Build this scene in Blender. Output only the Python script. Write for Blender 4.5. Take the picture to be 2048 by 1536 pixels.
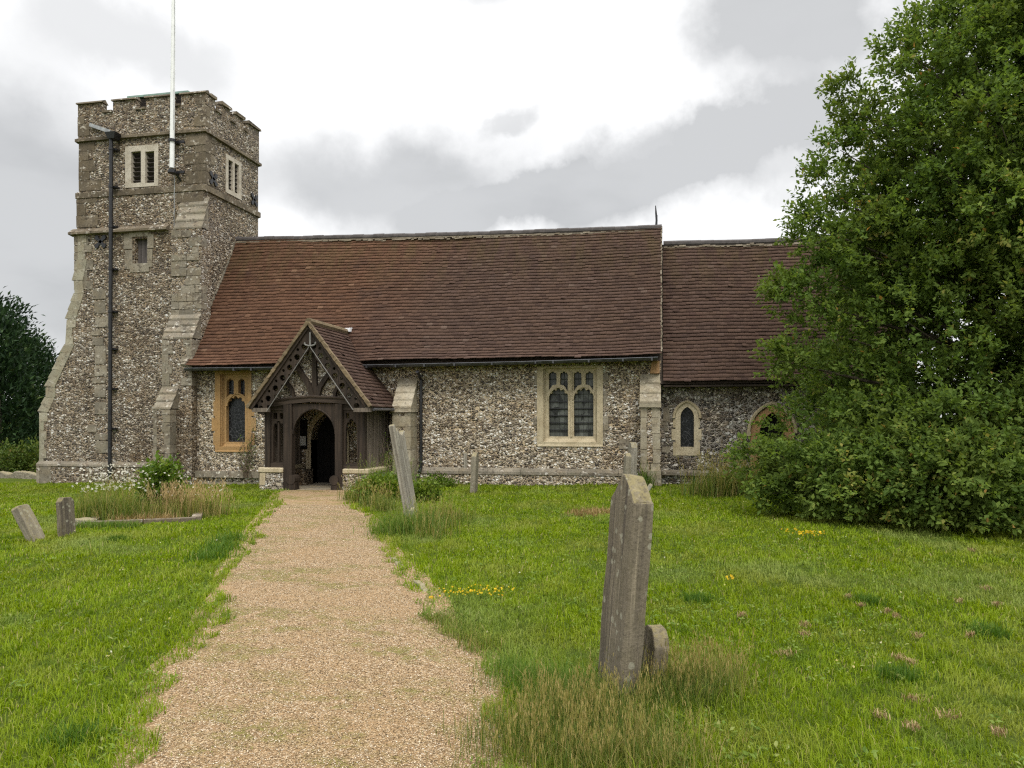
import bpy, math, random
import numpy as np
from mathutils import Vector, Matrix
from mathutils.geometry import tessellate_polygon

random.seed(7)
rng = np.random.default_rng(11)
S = bpy.context.scene
COL = S.collection
for o in list(bpy.data.objects):
    bpy.data.objects.remove(o)

# ------------------------------------------------------------------ camera
H = 1.65
TA = 0.2                                   # tangent of the angle between view axis and the wall normal
A = math.atan(TA)
CA, SA = math.cos(A), math.sin(A)
F = 1500.0
CX, HY = 1024.0, 840.0
cam = bpy.data.cameras.new('camera')
cam_o = bpy.data.objects.new('camera', cam)
COL.objects.link(cam_o)
cam_o.location = (0, 0, H)
cam_o.rotation_euler = (math.radians(90), 0, A)
cam.sensor_width = 36
cam.lens = 36 * F / 2048
cam.shift_y = (HY - 768) / 2048
cam.clip_start = 0.05
cam.clip_end = 3000
S.camera = cam_o

# ------------------------------------------------------------------ sky, sun, exposure
SUN_EL, SUN_AZ = math.radians(54), math.radians(150)      # azimuth clockwise from north (+y)
w = bpy.data.worlds.new('World')
S.world = w
w.use_nodes = True
nt = w.node_tree
nt.nodes.clear()


def N(nt, typ, **kw):
    n = nt.nodes.new(typ)
    for k, v in kw.items():
        if k.startswith('i_'):
            n.inputs[k[2:].replace('_', ' ')].default_value = v
        else:
            setattr(n, k, v)
    return n


def L(nt, a, b):
    nt.links.new(a, b)


def math_(nt, op, a, b=None, c=None, clamp=False):
    n = nt.nodes.new('ShaderNodeMath')
    n.operation = op
    n.use_clamp = clamp
    for i, v in enumerate((a, b, c)):
        if v is None:
            continue
        if isinstance(v, (int, float)):
            n.inputs[i].default_value = v
        else:
            nt.links.new(v, n.inputs[i])
    return n.outputs[0]


def mixc(nt, fac, a, b, mode='MIX'):
    n = nt.nodes.new('ShaderNodeMix')
    n.data_type = 'RGBA'
    n.blend_type = mode
    n.clamp_factor = True
    for s, v in ((n.inputs[0], fac), (n.inputs[6], a), (n.inputs[7], b)):
        if isinstance(v, (int, float)):
            s.default_value = v
        elif isinstance(v, (tuple, list)):
            s.default_value = (*v, 1.0) if len(v) == 3 else v
        else:
            nt.links.new(v, s)
    return n.outputs[2]


def smooth(nt, v, a, b, lo=0.0, hi=1.0):
    n = nt.nodes.new('ShaderNodeMapRange')
    n.interpolation_type = 'SMOOTHSTEP'
    n.inputs['From Min'].default_value = a
    n.inputs['From Max'].default_value = b
    n.inputs['To Min'].default_value = lo
    n.inputs['To Max'].default_value = hi
    nt.links.new(v, n.inputs['Value'])
    return n.outputs[0]


sky = N(nt, 'ShaderNodeTexSky', sky_type='NISHITA', sun_disc=False, sun_elevation=SUN_EL, sun_rotation=SUN_AZ)
tc = N(nt, 'ShaderNodeTexCoord')
nrm = N(nt, 'ShaderNodeVectorMath', operation='NORMALIZE')
L(nt, tc.outputs['Generated'], nrm.inputs[0])
sep = N(nt, 'ShaderNodeSeparateXYZ')
L(nt, nrm.outputs[0], sep.inputs[0])
az = math_(nt, 'ARCTAN2', sep.outputs[0], sep.outputs[1])
el = math_(nt, 'ARCSINE', sep.outputs[2])
# soft warp so that cloud edges are ragged
wn = N(nt, 'ShaderNodeTexNoise', noise_dimensions='3D', i_Scale=5.0, i_Detail=8.0, i_Roughness=0.58)
L(nt, nrm.outputs[0], wn.inputs['Vector'])
wsep = N(nt, 'ShaderNodeSeparateColor')
L(nt, wn.outputs['Color'], wsep.inputs[0])
azw = math_(nt, 'MULTIPLY_ADD', math_(nt, 'SUBTRACT', wsep.outputs[0], 0.5), 0.32, az)
elw = math_(nt, 'MULTIPLY_ADD', math_(nt, 'SUBTRACT', wsep.outputs[1], 0.5), 0.16, el)
cmb = N(nt, 'ShaderNodeCombineXYZ')
L(nt, azw, cmb.inputs[0])
L(nt, elw, cmb.inputs[1])
# grey cloud banks: (azimuth deg, elevation deg, half width, half height, tilt deg, weight)
BANKS = [(-46, 14, 13, 8.0, -4, 1.0), (-38, 23.5, 8, 2.6, 0, .55), (-21.5, 16.8, 14, 3.8, -4, .95),
         (-45, 7, 14, 6, 0, .8), (2.5, 18.8, 16, 2.6, 13, .95), (-6, 15.5, 14, 2.2, 6, .8), (9.0, 18.5, 7, 3.5, 0, .6),
         (11.5, 27.5, 7.5, 6.0, 0, 1.15), (-13.7, 21.0, 2.4, 1.0, 10, .5), (-30, 29.5, 8, 1.6, 0, .6), (-12, 31.5, 8, 2.0, 0, .6),
         (70, 22, 25, 9, 0, .9), (120, 30, 30, 9, 0, .9), (-90, 25, 25, 8, 0, .9), (-140, 35, 25, 8, 0, .9), (40, 15, 12, 4, 0, .8)]
tot = None
for (a, e, hw, hh, rot, wt) in BANKS:
    mp = N(nt, 'ShaderNodeMapping', vector_type='TEXTURE')
    mp.inputs['Location'].default_value = (math.radians(a), math.radians(e), 0)
    mp.inputs['Rotation'].default_value = (0, 0, math.radians(rot))
    mp.inputs['Scale'].default_value = (math.radians(hw), math.radians(hh), 1)
    L(nt, cmb.outputs[0], mp.inputs[0])
    ln = N(nt, 'ShaderNodeVectorMath', operation='LENGTH')
    L(nt, mp.outputs[0], ln.inputs[0])
    v = smooth(nt, ln.outputs['Value'], 0.40, 1.25, wt, 0.0)
    tot = v if tot is None else math_(nt, 'ADD', tot, v)
tot = math_(nt, 'MINIMUM', tot, 1.0)
fn = N(nt, 'ShaderNodeTexNoise', i_Scale=3.2, i_Detail=7.0, i_Roughness=0.5)
mpn = N(nt, 'ShaderNodeMapping')
mpn.inputs['Scale'].default_value = (1, 1, 2.4)
L(nt, nrm.outputs[0], mpn.inputs[0])
L(nt, mpn.outputs[0], fn.inputs['Vector'])
veil = smooth(nt, fn.outputs[0], 0.46, 0.74, 0.0, 0.36)
gr = math_(nt, 'ADD', math_(nt, 'MULTIPLY', tot, 0.78), math_(nt, 'MULTIPLY', veil, 0.55), clamp=True)
ccol = mixc(nt, gr, (1.0, 1.003, 1.005), (0.465, 0.474, 0.482))
zen = smooth(nt, sep.outputs[2], 0.48, 0.80, 1.0, 2.7)         # overcast sky: brighter towards the zenith
bg1 = N(nt, 'ShaderNodeBackground', i_Strength=0.10)
L(nt, sky.outputs[0], bg1.inputs['Color'])
bg2 = N(nt, 'ShaderNodeBackground')
L(nt, ccol, bg2.inputs['Color'])
L(nt, zen, bg2.inputs['Strength'])
mx = N(nt, 'ShaderNodeMixShader', i_Fac=0.95)
L(nt, bg1.outputs[0], mx.inputs[1])
L(nt, bg2.outputs[0], mx.inputs[2])
wo = N(nt, 'ShaderNodeOutputWorld')
L(nt, mx.outputs[0], wo.inputs['Surface'])

sun = bpy.data.lights.new('sun', 'SUN')
sun.energy = 1.5
sun.angle = math.radians(18)
sun.color = (1.0, 0.95, 0.86)
sun_o = bpy.data.objects.new('sun', sun)
COL.objects.link(sun_o)
sd = Vector((math.sin(SUN_AZ) * math.cos(SUN_EL), math.cos(SUN_AZ) * math.cos(SUN_EL), math.sin(SUN_EL)))
sun_o.rotation_euler = sd.to_track_quat('Z', 'Y').to_euler()
sun_o.location = sd * 60

S.view_settings.view_transform = 'Standard'
S.view_settings.look = 'None'
S.view_settings.exposure = 0.2
S.view_settings.gamma = 1.0
S.view_settings.use_curve_mapping = False
S.render.engine = 'CYCLES'
S.cycles.max_bounces = 8
S.cycles.transparent_max_bounces = 4
S.cycles.use_denoising = False
S.cycles.filter_width = 1.25
S.cycles.sample_clamp_indirect = 4


# ------------------------------------------------------------------ measuring: photo pixel -> point on a real plane
def X(px, y):
    u = (px - CX) / F
    return y * (u - TA) / (1 + TA * u)


def T(px, y):
    return y / (CA + (px - CX) / F * SA)


def Z(px, py, y):
    return H + (HY - py) / F * T(px, y)


def PX(px, py, y):
    return (X(px, y), Z(px, py, y))


def ground_z(x, y):
    x = np.asarray(x, float)
    y = np.asarray(y, float)
    r = np.clip((y - 7.0) / 9.0, 0, 1)
    r = r * r * (3 - 2 * r)
    z = 0.0155 * (np.clip(x, -22, 8) + 3.5) * r
    return z + 0.018 * np.sin(x * 0.9 + 1.3) * np.sin(y * 0.7 + 0.4) + 0.010 * np.sin(x * 2.1 + y * 1.3)


def gz(x, y):
    return float(ground_z(x, y))


def FR(l, d):
    """lateral / depth in front of the camera -> world x, y"""
    return (l * CA - d * SA, l * SA + d * CA)


def G(px, py):
    z = 0.0
    for _ in range(6):
        d = (H - z) * F / (py - HY)
        x, y = FR((px - CX) / F * d, d)
        z = gz(x, y)
    return (x, y, z)


# ------------------------------------------------------------------ small mesh kit
class MB:
    def __init__(s):
        s.v, s.f, s.r, s.g = [], [], [], []

    def add(s, vs, fs, rnd=None):
        b = len(s.v)
        s.v += [tuple(v) for v in vs]
        rnd = random.random() if rnd is None else rnd
        s.g.append((b, len(s.v), len(s.f), len(s.f) + len(fs)))
        for f in fs:
            s.f.append(tuple(b + i for i in f))
            s.r.append(rnd)

    def box(s, x0, x1, y0, y1, z0, z1, rnd=None, j=0.0):
        x0, x1, y0, y1, z0, z1 = min(x0, x1), max(x0, x1), min(y0, y1), max(y0, y1), min(z0, z1), max(z0, z1)
        vs = [(x, y, z) for z in (z0, z1) for y in (y0, y1) for x in (x0, x1)]
        if j:
            vs = [tuple(c + random.uniform(-j, j) for c in v) for v in vs]
        s.add(vs, [(0, 2, 3, 1), (4, 5, 7, 6), (0, 1, 5, 4), (2, 6, 7, 3), (0, 4, 6, 2), (1, 3, 7, 5)], rnd)

    def bbox(s, x0, x1, y0, y1, z0, z1, c=0.01, rnd=None, j=0.0):
        """box with chamfered edges"""
        x0, x1, y0, y1, z0, z1 = min(x0, x1), max(x0, x1), min(y0, y1), max(y0, y1), min(z0, z1), max(z0, z1)
        c = min(c, (x1 - x0) * .3, (y1 - y0) * .3, (z1 - z0) * .3)
        bm = __import__('bmesh').new()
        import bmesh
        bmesh.ops.create_cube(bm, size=1)
        for v in bm.verts:
            v.co = ((x0 + x1) / 2 + v.co.x * (x1 - x0), (y0 + y1) / 2 + v.co.y * (y1 - y0), (z0 + z1) / 2 + v.co.z * (z1 - z0))
            if j:
                v.co += Vector((random.uniform(-j, j), random.uniform(-j, j), random.uniform(-j, j)))
        bmesh.ops.bevel(bm, geom=bm.edges[:], offset=c, segments=1, affect='EDGES')
        bm.verts.index_update()
        s.add([v.co[:] for v in bm.verts], [[v.index for v in f.verts] for f in bm.faces], rnd)
        bm.free()

    def hexa(s, p, rnd=None):
        """eight points: bottom four (ccw from above) then top four"""
        s.add(p, [(3, 2, 1, 0), (4, 5, 6, 7), (0, 1, 5, 4), (1, 2, 6, 5), (2, 3, 7, 6), (3, 0, 4, 7)], rnd)

    def plate(s, outer, holes, o, ua, ub, n, t, rnd=None):
        """polygon with holes in the plane (o, ua, ub), thickness t along n"""
        o, ua, ub, n = Vector(o), Vector(ua), Vector(ub), Vector(n)
        loops = [outer] + list(holes)
        tri = tessellate_polygon([[Vector((a, b, 0)) for a, b in lp] for lp in loops])
        flat = [p for lp in loops for p in lp]
        fr = [o + ua * a + ub * b for a, b in flat]
        k = len(flat)
        vs = fr + [p + n * t for p in fr]
        fs = []
        want = -n
        for a, b, c in tri:
            nn = (fr[b] - fr[a]).cross(fr[c] - fr[a])
            if nn.length < 1e-12:
                continue
            if nn.dot(want) < 0:
                b, c = c, b
            fs.append((a, b, c))
            fs.append((a + k, c + k, b + k))
        i = 0
        for li, lp in enumerate(loops):
            m = len(lp)
            area = sum(lp[q][0] * lp[(q + 1) % m][1] - lp[(q + 1) % m][0] * lp[q][1] for q in range(m))
            up = ua.cross(ub).dot(want) > 0
            ccw = (area > 0) == up
            flip = ccw if li == 0 else not ccw
            for q in range(m):
                a, b = i + q, i + (q + 1) % m
                fs.append((a, a + k, b + k, b) if flip else (b, b + k, a + k, a))
            i += m
        s.add(vs, fs, rnd)

    def south(s, outer, holes, y, t, rnd=None):
        """plate facing south (towards the path) in x,z"""
        s.plate(outer, holes, (0, y, 0), (1, 0, 0), (0, 0, 1), (0, 1, 0), t, rnd)

    def east(s, outer, holes, x, t, rnd=None):
        """plate facing east in y,z"""
        s.plate(outer, holes, (x, 0, 0), (0, 1, 0), (0, 0, 1), (-1, 0, 0), t, rnd)

    def tube(s, pts, r, n=8, rnd=None, cap=True):
        pts = [Vector(p) for p in pts]
        rs = r if isinstance(r, (list, tuple)) else [r] * len(pts)
        vs, fs = [], []
        ref = None
        for i, p in enumerate(pts):
            d = (pts[min(i + 1, len(pts) - 1)] - pts[max(i - 1, 0)]).normalized()
            if ref is None:
                ref = d.orthogonal().normalized()
            ref = (ref - d * ref.dot(d))
            ref = ref.normalized() if ref.length > 1e-6 else d.orthogonal().normalized()
            b = d.cross(ref)
            for k in range(n):
                a = 2 * math.pi * k / n
                vs.append(p + (ref * math.cos(a) + b * math.sin(a)) * rs[i])
        for i in range(len(pts) - 1):
            for k in range(n):
                k2 = (k + 1) % n
                fs.append((i * n + k, i * n + k2, (i + 1) * n + k2, (i + 1) * n + k))
        if cap:
            fs.append(tuple(range(n - 1, -1, -1)))
            fs.append(tuple(range((len(pts) - 1) * n, len(pts) * n)))
        s.add(vs, fs, rnd)

    def bar(s, a, b, w, d, up=(0, 1, 0), rnd=None):
        """rectangular bar from a to b: w across, d along up"""
        a, b, up = Vector(a), Vector(b), Vector(up)
        t = (b - a).normalized()
        up = (up - t * up.dot(t)).normalized()
        q = t.cross(up) * (w / 2)
        u = up * (d / 2)
        p = [a - q - u, a + q - u, a + q + u, a - q + u, b - q - u, b + q - u, b + q + u, b - q + u]
        s.add(p, [(3, 2, 1, 0), (4, 5, 6, 7), (0, 1, 5, 4), (1, 2, 6, 5), (2, 3, 7, 6), (3, 0, 4, 7)], rnd)

    def clusters(s, tol=.03):
        """groups of pieces that touch (boxes within tol of each other)"""
        bb = []
        for v0, v1, f0, f1 in s.g:
            p = np.array(s.v[v0:v1])
            bb.append((p.min(0) - tol / 2, p.max(0) + tol / 2))
        n = len(bb)
        par = list(range(n))

        def find(i):
            while par[i] != i:
                par[i] = par[par[i]]
                i = par[i]
            return i
        lo = np.array([q[0] for q in bb])
        hi = np.array([q[1] for q in bb])
        for i in range(n):
            hit = np.nonzero(np.all((lo[i] <= hi[i + 1:]) & (hi[i] >= lo[i + 1:]), axis=1))[0] + i + 1
            for j in hit:
                par[find(int(j))] = find(i)
        out = {}
        for i in range(n):
            out.setdefault(find(i), []).append(i)
        return sorted(out.values(), key=lambda q: -len(q))

    def build(s, name, mat, parent=None, smooth=False, local=None, split=True):
        """one object; pieces that stand apart become objects of their own (same name)"""
        if split and parent is not None and 1 < len(s.g) < 1500:
            cl = s.clusters()
            if 1 < len(cl) <= 14:
                first = None
                for q in cl:
                    m = MB()
                    for i in q:
                        v0, v1, f0, f1 = s.g[i]
                        m.add(s.v[v0:v1], [tuple(k - v0 for k in f) for f in s.f[f0:f1]], s.r[f0])
                    o = m.build(name, mat, parent, smooth, local, False)
                    first = first or o
                return first
        me = bpy.data.meshes.new(name)
        off = Vector((0, 0, 0))
        if local is not None:
            off = Vector(local)
        me.from_pydata([(v[0] - off.x, v[1] - off.y, v[2] - off.z) for v in s.v], [], s.f)
        at = me.attributes.new('rnd', 'FLOAT', 'FACE')
        at.data.foreach_set('value', np.array(s.r, dtype=np.float32))
        if smooth:
            me.polygons.foreach_set('use_smooth', [True] * len(me.polygons))
        me.materials.append(mat)
        me.update()
        o = bpy.data.objects.new(name, me)
        COL.objects.link(o)
        if local is not None:
            o.location = off
        if parent is not None:
            attach(o, parent)
        return o


def world_loc(o):
    p = Vector((0, 0, 0))
    while o is not None:
        p += Vector(o.location)
        o = o.parent
    return p


def attach(o, parent):
    """parent without moving (parents used this way are unrotated)"""
    o.location = Vector(o.location) - world_loc(parent)
    o.parent = parent


def empty(name, loc, rot=(0, 0, 0)):
    o = bpy.data.objects.new(name, None)
    COL.objects.link(o)
    o.location = loc
    o.rotation_euler = rot
    o.empty_display_size = 0.2
    return o


def tag(o, label=None, cat=None, group=None, kind=None):
    for k, v in (('label', label), ('category', cat), ('group', group), ('kind', kind)):
        if v:
            o[k] = v
    return o


def np_mesh(name, V, Fq, mat, rnd=None, parent=None, smooth=False, loc=None):
    """big mesh from arrays: V (n,3), Fq (m,k), rnd per face"""
    me = bpy.data.meshes.new(name)
    V = np.ascontiguousarray(V, dtype=np.float32)
    Fq = np.ascontiguousarray(Fq, dtype=np.int32)
    m, k = Fq.shape
    if loc is not None:
        V = V - np.array(loc, dtype=np.float32)
    me.vertices.add(len(V))
    me.vertices.foreach_set('co', V.ravel())
    me.loops.add(m * k)
    me.loops.foreach_set('vertex_index', Fq.ravel())
    me.polygons.add(m)
    me.polygons.foreach_set('loop_start', np.arange(0, m * k, k, dtype=np.int32))
    if rnd is not None:
        at = me.attributes.new('rnd', 'FLOAT', 'FACE')
        at.data.foreach_set('value', np.ascontiguousarray(rnd, dtype=np.float32))
    if smooth:
        me.polygons.foreach_set('use_smooth', np.ones(m, dtype=bool))
    me.materials.append(mat)
    me.update(calc_edges=True)
    o = bpy.data.objects.new(name, me)
    COL.objects.link(o)
    if loc is not None:
        o.location = loc
    if parent is not None:
        attach(o, parent)
    return o


def vnoise(x, y, seed=0):
    """cheap 2-D value noise in 0..1"""
    g = np.random.default_rng(seed).random((64, 64))
    xi, yi = np.floor(x).astype(int), np.floor(y).astype(int)
    fx, fy = x - xi, y - yi
    fx = fx * fx * (3 - 2 * fx)
    fy = fy * fy * (3 - 2 * fy)
    a = g[xi % 64, yi % 64] * (1 - fx) + g[(xi + 1) % 64, yi % 64] * fx
    b = g[xi % 64, (yi + 1) % 64] * (1 - fx) + g[(xi + 1) % 64, (yi + 1) % 64] * fx
    return a * (1 - fy) + b * fy


# ------------------------------------------------------------------ materials
def new_mat(name):
    m = bpy.data.materials.new(name)
    m.use_nodes = True
    nt = m.node_tree
    bs = nt.nodes['Principled BSDF']
    return m, nt, bs


def ramp(nt, v, stops, interp='LINEAR'):
    n = nt.nodes.new('ShaderNodeValToRGB')
    n.color_ramp.interpolation = interp
    e = n.color_ramp.elements
    while len(e) < len(stops):
        e.new(0.5)
    for q, (p, c) in zip(e, stops):
        q.position = p
        q.color = (*c, 1)
    L(nt, v, n.inputs[0])
    return n.outputs[0]


def noise(nt, vec, scale, detail=4, rough=0.55, dim=None):
    n = N(nt, 'ShaderNodeTexNoise', i_Scale=scale, i_Detail=detail, i_Roughness=rough)
    if vec is not None:
        L(nt, vec, n.inputs['Vector'])
    return n


def mapping(nt, vec, scale=(1, 1, 1), rot=(0, 0, 0), loc=(0, 0, 0)):
    mp = N(nt, 'ShaderNodeMapping')
    mp.inputs['Scale'].default_value = scale
    mp.inputs['Rotation'].default_value = rot
    mp.inputs['Location'].default_value = loc
    L(nt, vec, mp.inputs[0])
    return mp.outputs[0]


def bump(nt, bs, h, strength=0.5, dist=0.02):
    b = N(nt, 'ShaderNodeBump', i_Strength=strength, i_Distance=dist)
    L(nt, h, b.inputs['Height'])
    L(nt, b.outputs[0], bs.inputs['Normal'])


def attr(nt, name='rnd'):
    a = N(nt, 'ShaderNodeAttribute', attribute_type='GEOMETRY', attribute_name=name)
    return a.outputs['Fac']


def mat_flint(name, scale=9.0, gain=1.0, mortar=(.36, .29, .20), warm=0.35, white=0.0, course=1.45):
    m, nt, bs = new_mat(name)
    tc = N(nt, 'ShaderNodeTexCoord').outputs['Object']
    d = noise(nt, tc, 6.0, 3)
    off = N(nt, 'ShaderNodeVectorMath', operation='MULTIPLY_ADD')
    L(nt, d.outputs['Color'], off.inputs[0])
    off.inputs[1].default_value = (.09, .09, .09)
    L(nt, tc, off.inputs[2])
    big = noise(nt, tc, 0.55, 3).outputs[0]
    v = mapping(nt, off.outputs[0], (1, 1, course))
    v1 = N(nt, 'ShaderNodeTexVoronoi', voronoi_dimensions='3D', feature='F1', i_Scale=scale, i_Randomness=1.0)
    L(nt, v, v1.inputs['Vector'])
    v2 = N(nt, 'ShaderNodeTexVoronoi', voronoi_dimensions='3D', feature='DISTANCE_TO_EDGE', i_Scale=scale, i_Randomness=1.0)
    L(nt, v, v2.inputs['Vector'])
    sc = N(nt, 'ShaderNodeSeparateColor')
    L(nt, v1.outputs['Color'], sc.inputs[0])
    w0 = white
    stone = ramp(nt, sc.outputs[0], [(0.0, (.045, .038, .032)), (.18, (.085, .068, .052)), (.38, (.13, .10, .075)),
                                     (.56 - w0, (.22, .175, .125)), (.74 - w0, (.36, .31, .24)), (.88 - w0, (.56, .53, .47)), (1.0, (.74, .72, .67))])
    # dark cores and pale rinds inside each flint
    inner = noise(nt, tc, 34, 3).outputs[0]
    stone = mixc(nt, smooth(nt, inner, .50, .72, 0, .55), stone, (.09, .075, .06))
    stone = mixc(nt, smooth(nt, inner, .44, .28, 0, .45), stone, (.55, .51, .44))
    dist_n = math_(nt, 'MULTIPLY_ADD', math_(nt, 'SUBTRACT', inner, .5), .10, v2.outputs['Distance'])
    # mortar joint width varies per place
    jn = noise(nt, tc, 3.0, 2).outputs[0]
    thr = math_(nt, 'MULTIPLY_ADD', jn, .13, .01)
    mk = smooth(nt, math_(nt, 'SUBTRACT', dist_n, thr), -.03, .035)
    mort = mixc(nt, noise(nt, tc, 22, 4).outputs[0], tuple(c * .72 for c in mortar), tuple(min(1, c * 1.25) for c in mortar))
    col = mixc(nt, mk, mort, stone)
    # weathering: broad brown / dark patches of lichen and soot
    st = noise(nt, mapping(nt, tc, (1, 1, 1.8)), 1.1, 5, .6).outputs[0]
    col = mixc(nt, smooth(nt, st, .42, .70, 0, .55), col, (.80, .66, .48), 'MULTIPLY')
    col = mixc(nt, smooth(nt, big, .50, .68, 0, .45 * warm / .35), col, (.62, .55, .45), 'MULTIPLY')
    hs = N(nt, 'ShaderNodeHueSaturation', i_Value=gain, i_Saturation=.92)
    L(nt, col, hs.inputs['Color'])
    L(nt, hs.outputs[0], bs.inputs['Base Color'])
    L(nt, smooth(nt, mk, 0, 1, .95, .55), bs.inputs['Roughness'])
    bs.inputs['Specular IOR Level'].default_value = 0.3
    hgt = math_(nt, 'ADD', smooth(nt, math_(nt, 'SUBTRACT', dist_n, thr), -.05, .16), math_(nt, 'MULTIPLY', inner, .35))
    bump(nt, bs, hgt, 1.0, 0.05)
    return m


def mat_stone(name, c0, c1, stain=(.45, .36, .22), lichen=(.30, .28, .10), lich=.35, dark=.35, rough=.9, streak=0.0, bs_scale=1.0, worn=0.0):
    m, nt, bs = new_mat(name)
    tc = N(nt, 'ShaderNodeTexCoord').outputs['Object']
    r = attr(nt)
    n1 = noise(nt, tc, 3.5 * bs_scale, 5, .62).outputs[0]
    n2 = noise(nt, tc, 26 * bs_scale, 5, .65).outputs[0]
    n3 = noise(nt, mapping(nt, tc, (1, 1, .35)), 2.1 * bs_scale, 4).outputs[0]
    col = mixc(nt, r, c0, c1)
    col = mixc(nt, smooth(nt, n1, .40, .68, 0, .7), col, stain)
    col = mixc(nt, smooth(nt, n3, .55, .72, 0, lich), col, lichen)
    col = mixc(nt, smooth(nt, n2, .48, .75, 0, .75), col, tuple(c * (1 - dark) * .6 for c in c0))
    col = mixc(nt, smooth(nt, n2, .42, .25, 0, .35), col, tuple(min(1, c * 1.35) for c in c1))
    if worn:
        vw = N(nt, 'ShaderNodeTexVoronoi', voronoi_dimensions='3D', feature='F1', i_Scale=13.0)
        L(nt, mapping(nt, tc, (1, 1, 1.5)), vw.inputs['Vector'])
        sw = N(nt, 'ShaderNodeSeparateColor')
        L(nt, vw.outputs['Color'], sw.inputs[0])
        fl = ramp(nt, sw.outputs[0], [(0, (.05, .04, .033)), (.35, (.12, .095, .07)), (.7, (.27, .22, .16)), (.9, (.45, .41, .34)), (1, (.65, .62, .55))])
        nw = noise(nt, tc, 5.0, 4, .65).outputs[0]
        nv = noise(nt, mapping(nt, tc, loc=(4, 8, 2)), 1.3, 4, .6).outputs[0]
        col = mixc(nt, math_(nt, 'MULTIPLY', smooth(nt, nw, .50, .60), worn), col, fl)
        col = mixc(nt, smooth(nt, nv, .48, .68, 0, worn * .7), col, tuple(q * .55 for q in c0))
    if streak:
        ns = noise(nt, mapping(nt, tc, (22, 22, .7)), 1.0, 5, .6).outputs[0]
        col = mixc(nt, smooth(nt, ns, .45, .66, 0, streak), col, (.055, .045, .038))
        ns2 = noise(nt, mapping(nt, tc, (30, 30, .9), loc=(3, 1, 7)), 1.0, 4, .6).outputs[0]
        col = mixc(nt, smooth(nt, ns2, .54, .72, 0, streak), col, tuple(min(1, c * 1.5) for c in c1))
        vl = N(nt, 'ShaderNodeTexVoronoi', voronoi_dimensions='3D', feature='F1', i_Scale=15.0)
        L(nt, tc, vl.inputs['Vector'])
        sl_ = N(nt, 'ShaderNodeSeparateColor')
        L(nt, vl.outputs['Color'], sl_.inputs[0])
        spot = math_(nt, 'MULTIPLY', smooth(nt, math_(nt, 'MULTIPLY_ADD', n2, .3, vl.outputs['Distance']), .42, .52, 1, 0), smooth(nt, sl_.outputs[0], .70, .74, 0, .65))
        col = mixc(nt, spot, col, (.30, .29, .22))
        h = math_(nt, 'ADD', math_(nt, 'MULTIPLY', ns, 1.0), math_(nt, 'MULTIPLY', n2, .5))
    else:
        h = math_(nt, 'ADD', math_(nt, 'MULTIPLY', n1, .8), math_(nt, 'MULTIPLY', n2, .6))
    if streak:
        gn = N(nt, 'ShaderNodeNewGeometry')
        sx = N(nt, 'ShaderNodeSeparateXYZ')
        L(nt, gn.outputs['True Normal'], sx.inputs[0])
        n6 = noise(nt, tc, 30, 4, .6).outputs[0]
        tf = math_(nt, 'MULTIPLY', smooth(nt, sx.outputs[2], .3, .6), smooth(nt, n6, .40, .58, .25, .9))
        col = mixc(nt, math_(nt, 'MULTIPLY', tf, .8), col, (.22, .185, .085))
    L(nt, col, bs.inputs['Base Color'])
    bs.inputs['Roughness'].default_value = rough
    bs.inputs['Specular IOR Level'].default_value = 0.2
    bump(nt, bs, h, 0.6, 0.02)
    return m


def mat_tiles(name, red=True):
    m, nt, bs = new_mat(name)
    tc = N(nt, 'ShaderNodeTexCoord').outputs['Object']
    r = attr(nt)
    sp = N(nt, 'ShaderNodeSeparateXYZ')
    L(nt, tc, sp.inputs[0])
    base = ramp(nt, r, [(0, (.078, .041, .033)), (.35, (.096, .050, .038)), (.7, (.110, .057, .042)), (.985, (.112, .061, .049)), (1, (.15, .09, .07))])
    n1 = noise(nt, mapping(nt, tc, (.8, 1, .55)), .55, 5, .6).outputs[0]
    if red:
        redc = ramp(nt, r, [(0, (.104, .041, .025)), (.4, (.128, .050, .029)), (.975, (.150, .060, .034)), (1, (.22, .10, .06))])
        xm = smooth(nt, math_(nt, 'MULTIPLY_ADD', math_(nt, 'SUBTRACT', n1, .5), 3.4, math_(nt, 'MULTIPLY_ADD', sp.outputs[2], -.55, sp.outputs[0])), -8.2, -11.6)
        base = mixc(nt, xm, base, redc)
    n2 = noise(nt, mapping(nt, tc, (.9, 1, 1.6)), 1.4, 5, .65).outputs[0]
    base = mixc(nt, smooth(nt, n2, .5, .75, 0, .5), base, (.066, .040, .037))
    base = mixc(nt, smooth(nt, n2, .45, .28, 0, .4), base, (.115, .062, .040) if red else (.105, .047, .042))
    # ochre lichen gathered near the ridge, in streaks
    n4 = noise(nt, mapping(nt, tc, (3.0, 1, .5)), 1.2, 5, .7).outputs[0]
    lz = math_(nt, 'ADD', smooth(nt, sp.outputs[2], 4.6 if red else 4.2, 6.7 if red else 6.2, 0, .55), -.10)
    lf = math_(nt, 'MULTIPLY', smooth(nt, n4, .40, .70), lz, clamp=True)
    base = mixc(nt, lf, base, (.125, .082, .03))
    n5 = noise(nt, tc, 60, 3).outputs[0]
    base = mixc(nt, smooth(nt, n5, .58, .74, 0, .5), base, (.05, .03, .028))
    hs = N(nt, 'ShaderNodeHueSaturation', i_Value=.98, i_Saturation=.86, i_Hue=.512)
    L(nt, base, hs.inputs['Color'])
    L(nt, hs.outputs[0], bs.inputs['Base Color'])
    bs.inputs['Roughness'].default_value = .9
    bs.inputs['Specular IOR Level'].default_value = 0.12
    bump(nt, bs, n5, .5, .008)
    return m


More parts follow.
